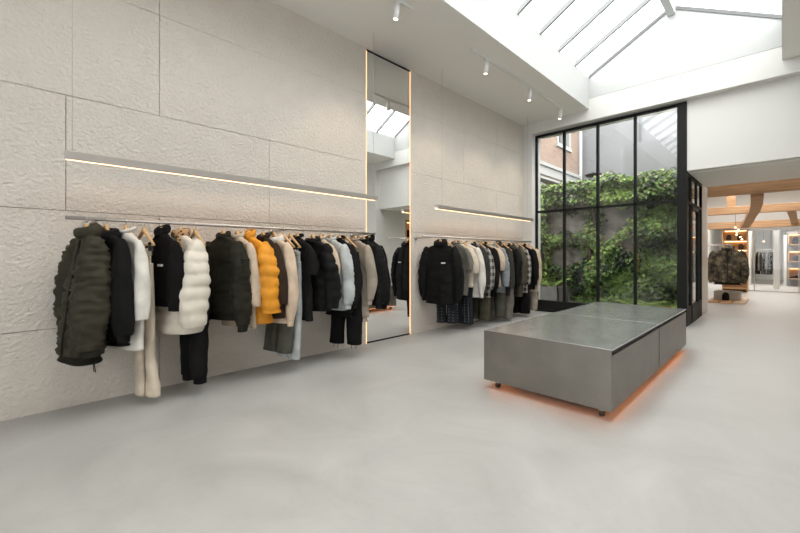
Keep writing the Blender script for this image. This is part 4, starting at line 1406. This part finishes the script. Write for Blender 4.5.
# far room behind the glazing
for i in range(10):
    mm_ = ['black', 'stonegrey', 'charcoal', 'greygreen', 'black', 'stonegrey', 'charcoal', 'olivebrown', 'black', 'charcoal'][i]
    xx = ground_x(759, 22) + i * 0.058
    r = empty('hanging_jacket', (xx, 22.0, 1.42), R(84), '', 'jacket', 'jackets on the rail behind the glass partition')
    def bf(s_):
        tab = [(0, .05, .03), (.08, .17, .04), (.2, .24, .05), (1, .25, .07)]
        a, b_ = interp(tab, s_)
        return Vector((0, 0, -0.10 - s_ * (0.78 if i % 3 else 0.92))), Vector((1, 0, 0)), Vector((0, 1, 0)), a, b_, .8
    v, f = loft(bf, 14, 20, lambda p, s_, th: 0.015 * nz(p.x * 8 + i * 3, p.y * 8, p.z * 3), cap_top=True)
    mk('body', v, f, M[mm_], r)
    MB().tube([(0, 0, -0.08), (0, 0, 0.01)], 0.004, 6).build('hook', M['chrome'], r)
    pos = ['leftmost', 'second', 'third', 'fourth', 'fifth', 'sixth', 'seventh', 'eighth', 'ninth', 'rightmost'][i]
    r['label'] = '%s jacket, %s on the rail behind the glass partition' % ({'black': 'black', 'stonegrey': 'stone grey', 'charcoal': 'charcoal', 'greygreen': 'grey-green', 'olivebrown': 'olive brown'}[mm_], pos)
fr_ = empty('clothes_rail', (ground_x(766, 22) , 22.0, 0), 0, 'short clothes rail in the far room behind the glass partition', 'clothes rail')
MB().tube([(-0.40, 0, 1.42), (0.38, 0, 1.42)], 0.012, 8).build('tube', M['grey_metal'], fr_, smooth=True)
for q in (-0.38, 0.36):
    MB().tube([(q, 0, 1.42), (q, 0, 2.6)], 0.006, 6).build('drop_rod', M['grey_metal'], fr_)
lb = empty('linear_pendant_light', (ground_x(765, 21.6), 21.6, 1.75), 0, 'short hanging light bar above the rail in the far room', 'light')
MB().box(-0.03, 0.03, -0.5, 0.5, 0.006, 0.05).build('housing', M['grey_metal'], lb)
MB().box(-0.022, 0.022, -0.48, 0.48, 0, 0.006).build('light_tube', M['bar_led'], lb)
MB().tube([(0, 0, 0.05), (0, 0, 1.8)], 0.004, 6).build('suspension_wire', M['black_steel'], lb)
# cube shelves at right
cs = empty('cube_shelving', (0.52, 21.0, 0), 0, 'stack of warm lit wooden cube shelves at the right edge behind the glass', 'shelf')
for k, z in enumerate((0.28, 0.93, 1.58)):
    m = MB()
    m.box(-0.40, 0.42, -0.2, 0.2, z, z + 0.03)
    m.box(-0.40, 0.42, -0.2, 0.2, z + 0.40, z + 0.43)
    m.box(-0.40, -0.37, -0.2, 0.2, z, z + 0.43)
    m.box(0.0, 0.03, -0.2, 0.2, z, z + 0.43)
    m.box(0.39, 0.42, -0.2, 0.2, z, z + 0.43)
    m.box(-0.40, 0.42, 0.19, 0.21, z, z + 0.43)
    b_ = m.build('cube_box', M['shelf_wood'], cs)
    MB().box(-0.36, 0.38, 0.14, 0.16, z + 0.385, z + 0.399).build('light_strip', M['shelf_led'], cs)
MB().box(-0.44, 0.44, 0.21, 0.26, 0, 2.1).build('back_panel', M['grey_render'], cs)
bag((0.33, 20.98, 1.612), 0.75, 'black bag in the top cube shelf behind the glass', rz=0.4)
bag((0.34, 20.98, 0.962), 0.6, 'brown bag in the middle cube shelf behind the glass', 'brown')
def shoe(loc, rz, label):
    r = empty('shoe', loc, rz, label, 'shoe', None)
    def fn(q):
        tab = [(0, .03, .03), (.15, .042, .05), (.5, .045, .035), (.85, .045, .025), (1, .02, .012)]
        a, b_ = interp(tab, q)
        return Vector((0, -0.13 + .27 * q, b_ + .012)), Vector((1, 0, 0)), Vector((0, 0, 1)), a, b_, .8
    v, f = loft(fn, 14, 16, lambda p, s_, th: 0, cap_top=True, cap_bot=False)
    mk('upper', v, f, M['black'], r)
    MB().box(-.04, .04, -.13, .13, 0, .016).build('sole', M['rubber'], r, bevel=.006)
shoe((0.27, 20.95, 0.312), 1.2, 'left black shoe in the lowest cube shelf behind the glass')
shoe((0.41, 20.95, 0.312), 1.2, 'right black shoe in the lowest cube shelf behind the glass')

# ------------------------------------------------------------------ courtyard garden
GYW = 10.25
struct(box('ground', -7.5, GX1 - 0.15, YB + 0.35, 30, -0.25, -0.02, M['garden_floor']))
gw = MB().box(-4.9, -1.27, GYW, GYW + 0.25, 0, 2.95).build('garden_wall', M['garden_wall'])
tag(gw, 'weathered grey rendered courtyard wall behind the ivy', 'wall')
lw = MB().box(-4.95, -4.65, YB + 0.3, GYW, 0, 2.6).build('garden_wall', M['garden_wall'])
tag(lw, 'weathered courtyard side wall at the left below the brick building', 'wall')
# brick building with cornice and window
bb = empty('brick_building', (-5.0, 11, 0), 0, 'brown brick building with white cornice at the left beyond the window', 'building')
m = MB()
m.box(-3, 0, -2.6, 0.95, 3.5, 6.2)
m.box(-3, 0, 0.95, 1.9, 3.5, 4.7)
m.box(-3, 0, 0.95, 1.9, 5.95, 6.2)
m.box(-3, 0, 1.9, 2.65, 3.5, 6.2)
m.box(-3, -0.05, -2.6, 2.65, 0, 3.5)
m.build('wall', M['brick'], bb)
m = MB()
m.box(-0.05, 0.10, -2.6, 2.65, 3.80, 3.90)
m.box(-0.05, 0.05, -2.6, 2.65, 3.55, 3.80)
m.box(-0.05, 0.16, -2.6, 2.65, 3.38, 3.44)
m.box(-0.05, 0.06, -2.6, 2.65, 3.10, 3.30)
m.build('cornice', M['stone_white'], bb)
m = MB()
m.box(-0.12, 0.03, 0.90, 1.02, 4.6, 6.0)
m.box(-0.12, 0.03, 1.84, 1.96, 4.6, 6.0)
m.box(-0.12, 0.06, 0.85, 2.0, 4.58, 4.70)
m.box(-0.12, 0.03, 0.9, 1.96, 5.9, 6.0)
m.box(-0.12, 0.0, 1.40, 1.46, 4.7, 5.95)
wf_ = m.build('window', M['stone_white'], bb)
MB().box(-0.11, -0.10, 1.0, 1.86, 4.7, 5.95).build('pane', mat('dark_window_glass', (0.06, 0.07, 0.08), 0.08), wf_)
MB().tube([(0.06, 2.72, 0.0), (0.06, 2.72, 6.2)], 0.06, 10).build('downpipe', M['stone_white'], bb, smooth=True)
gb = empty('grey_building', (-3, 14.2, 0), 0, 'plain grey rendered building behind the ivy wall', 'building')
MB().box(-5, 0.28, 0, 4, 0, 6.3).box(0.2802, 5, 0, 4, 3.78, 6.3).box(0.2802, 1.84, -3.85, -3.75, 2.6, 3.85).build('wall', M['grey_render'], gb)
MB().tube([(-0.25, -0.08, 2.5), (-0.25, -0.08, 6.2)], 0.03, 8).build('pipe', mat('dark_pipe', (0.1, 0.1, 0.11), .6), gb, smooth=True)
MB().tube([(-4.2, -0.05, 5.9), (2.5, -0.05, 6.35)], 0.02, 6).build('cable', mat('cable_grey', (0.08, 0.08, 0.085), .6), gb)
bl = MB()
bl.tube([(-1.56, -0.05, 3.96), (-1.56, -0.15, 3.99), (-1.56, -.35, 3.98)], 0.02, 8)
bl.tube([(-1.56, -.35, 3.98), (-1.56, -.35, 3.92), (-1.56, -.35, 3.86)], [0.05, .26, .22], 20)
bl.build('wall_lamp', M['black_steel'], gb, smooth=True)
tag(MB().box(-2.1, -1.3, 12.3, 12.6, 0, 3.75).prism([(-2.1, 3.75), (-1.3, 3.75), (-1.3, 3.05)], 12.3, 12.6).build('chimney_stack', mat('weathered_concrete', (0.24, 0.22, 0.2), .95, var=.2, vscale=3, bump=.3, bscale=15)), 'weathered concrete wall end rising behind the ivy at right', 'wall') if False else None

# foliage
def leaf_mesh(name, pts, m, size, parent=None, seed=0, droop=0.5):
    rnd = random.Random(seed)
    v, f = [], []
    for (x, y, z, nx, ny, nz_) in pts:
        n = Vector((nx + rnd.uniform(-.7, .7), ny + rnd.uniform(-.7, .7), nz_ + rnd.uniform(-.3, .9))).normalized()
        d_ = Vector((rnd.uniform(-1, 1), rnd.uniform(-.5, .5), rnd.uniform(-1.4, .3)))
        d_ = (d_ - n * d_.dot(n))
        if d_.length < 1e-3:
            continue
        d_.normalize()
        a = d_.cross(n)
        s_ = size * rnd.uniform(.6, 1.35)
        c = Vector((x, y, z))
        k = len(v)
        v += [c, c + a * s_ * .42 + d_ * s_ * .35 + n * s_ * .1, c + d_ * s_ - n * s_ * .15, c - a * s_ * .42 + d_ * s_ * .35 + n * s_ * .1]
        f += [(k, k + 1, k + 2), (k, k + 2, k + 3)]
    o = mk(name, v, f, m, parent, smooth=False)
    return o

rnd = random.Random(11)
A_, B_, C_, D_, E_ = [], [], [], [], []
def dens(x, z):
    # how thick the ivy is: dense along the top, on the right and in a few trails
    q = 0.0
    top_edge = 2.95 + 0.12 * nz(x * 2.5, 1, 3)
    if z > 2.45 + 0.35 * nz(x * 1.3, 5, 2):
        q = 1.0
    if x > -2.35 + 0.35 * nz(z * 1.5, 9, 4):
        q = 1.0
    q = max(q, 1.15 - abs(x + 3.35 + 0.14 * nz(z * 1.4, 2, 2)) * 5.0)      # trunk trail
    q = max(q, 0.9 if (z < 1.25 + 0.35 * nz(x * 2, 8, 1) and x > -3.15) else 0)
    q = max(q, 0.0 + 1.7 * nz(x * 2.2, 3, z * 2.2))
    return q
cnt = 0
while cnt < 21000:
    x = rnd.uniform(-4.85, -1.3)
    z = rnd.uniform(0.0, 3.12)
    q = dens(x, z)
    q2 = q * (0.75 + 0.7 * nz(x * 3.5 + 9, 7, z * 3.5))
    if rnd.random() > q2:
        continue
    bulge = 0.10 + 0.32 * max(0, nz(x * 2.0, 4, z * 2.0) + 0.3) * q + (0.18 if z > 2.5 else 0)
    tz = 3.0 + 0.10 * nz(x * 2.5, 1, 3) + 0.05 * nz(x * 9, 2, 2)
    if z > tz:
        continue
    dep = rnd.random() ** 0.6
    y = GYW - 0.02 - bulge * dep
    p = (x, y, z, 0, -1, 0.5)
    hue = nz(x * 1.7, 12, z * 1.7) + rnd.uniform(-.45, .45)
    if dep < 0.45:  # inner leaves take the dark colour, painting the shade inside the ivy
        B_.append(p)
    elif hue > 0.42:
        C_.append(p)
    elif rnd.random() < 0.03:
        D_.append(p)
    elif z > 2.3 and rnd.random() < 0.10:
        E_.append(p)
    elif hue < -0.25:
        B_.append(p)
    else:
        A_.append(p)
    cnt += 1
# tufts over the top of the wall
for i in range(3800):
    x = rnd.uniform(-4.9, -1.25)
    h = 0.20 + 0.20 * nz(x * 1.8, 3, 7) + 0.08 * nz(x * 8, 3, 7)
    z = 2.9 + rnd.random() * max(.03, h)
    p = (x, GYW + 0.12 + rnd.uniform(-.32, .3), z, 0, -.3, 1)
    (A_ if rnd.random() < .55 else (C_ if rnd.random() < .6 else E_)).append(p)
# left side wall
for i in range(3800):
    y = rnd.uniform(YB + .5, GYW)
    z = rnd.uniform(0, 2.75)
    if rnd.random() > 0.5 + 1.3 * nz(3, y * 2, z * 2):
        continue
    p = (-4.62 + rnd.random() * 0.2, y, z, 1, -.3, .4)
    (A_ if rnd.random() < .5 else C_).append(p)
iv = empty('ivy', (0, 0, 0), 0, 'dense green ivy covering the courtyard wall behind the window', 'plant')
iv['kind'] = 'stuff'
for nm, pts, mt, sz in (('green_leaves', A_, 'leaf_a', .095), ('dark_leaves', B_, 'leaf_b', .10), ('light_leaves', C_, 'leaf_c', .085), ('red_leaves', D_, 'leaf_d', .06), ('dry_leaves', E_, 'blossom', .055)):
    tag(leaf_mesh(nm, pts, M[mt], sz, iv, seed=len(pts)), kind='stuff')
# tree trunk climbing the wall
tk = []
for k in range(12):
    z = -0.02 + k * 0.27
    tk.append((-3.35 + 0.07 * math.sin(k * 1.1), GYW - 0.16 + 0.03 * math.cos(k * 2), z))
tag(MB().tube(tk, [0.07 - 0.004 * k for k in range(12)], 10).build('climber_trunk', M['bark'], smooth=True), 'dark climbing trunk rising against the courtyard wall', 'trunk')

def fern(loc, s_, n, label, m_='leaf_c', seed=0):
    rn = random.Random(seed)
    r = empty('fern', loc, 0, label, 'plant')
    v, f = [], []
    for i in range(n):
        a = 2 * PI * i / n + rn.uniform(-.2, .2)
        ln = s_ * rn.uniform(.7, 1.1)
        up = rn.uniform(.6, 1.1)
        dirv = Vector((math.cos(a), math.sin(a), 0))
        side = Vector((-math.sin(a), math.cos(a), 0))
        for k in range(12):
            q = (k + 1) / 12
            c = dirv * ln * q * .8 + Vector((0, 0, ln * up * (q - .62 * q * q)))
            wl_ = ln * 0.22 * math.sin(PI * min(1, q * .95 + .05)) + .01
            for sd in (-1, 1):
                b0 = len(v)
                tip = c + side * sd * wl_ + dirv * wl_ * .5 - Vector((0, 0, wl_ * .25))
                v += [c, c + dirv * ln * .05, tip]
                f.append((b0, b0 + 1, b0 + 2))
    mk('fronds', v, f, M[m_], r, smooth=False)
    return r
fern((-1.75, 9.25, 0.0), 0.72, 16, 'bright green fern behind the window, nearest the black corner post', 'leaf_c', 1)
fern((-2.15, 9.45, 0.0), 0.60, 14, 'green fern behind the window, just left of the bright one', 'leaf_c', 2)
fern((-2.7, 9.55, 0.0), 0.55, 14, 'dark green fern low in the middle of the courtyard', 'leaf_a', 3)
fern((-3.25, 9.5, 0.0), 0.5, 14, 'low green fern just right of the planter', 'leaf_a', 4)
pl = empty('planter', (-4.02, 9.3, 0), 0, 'rough grey concrete planter box in the courtyard at left', 'planter')
m = MB()
m.box(-0.28, 0.28, -0.28, -0.24, 0, .45)
m.box(-0.28, 0.28, 0.24, 0.28, 0, .45)
m.box(-0.28, -0.24, -0.28, 0.28, 0, .45)
m.box(0.24, 0.28, -0.28, 0.28, 0, .45)
m.build('box', M['planter'], pl, bevel=.006)
MB().box(-.24, .24, -.24, .24, .0, .40).build('soil', M['bark'], pl)
fern((-4.02, 9.3, 0.40), 0.55, 18, 'leafy green plant growing in the grey planter', 'leaf_c', 5)
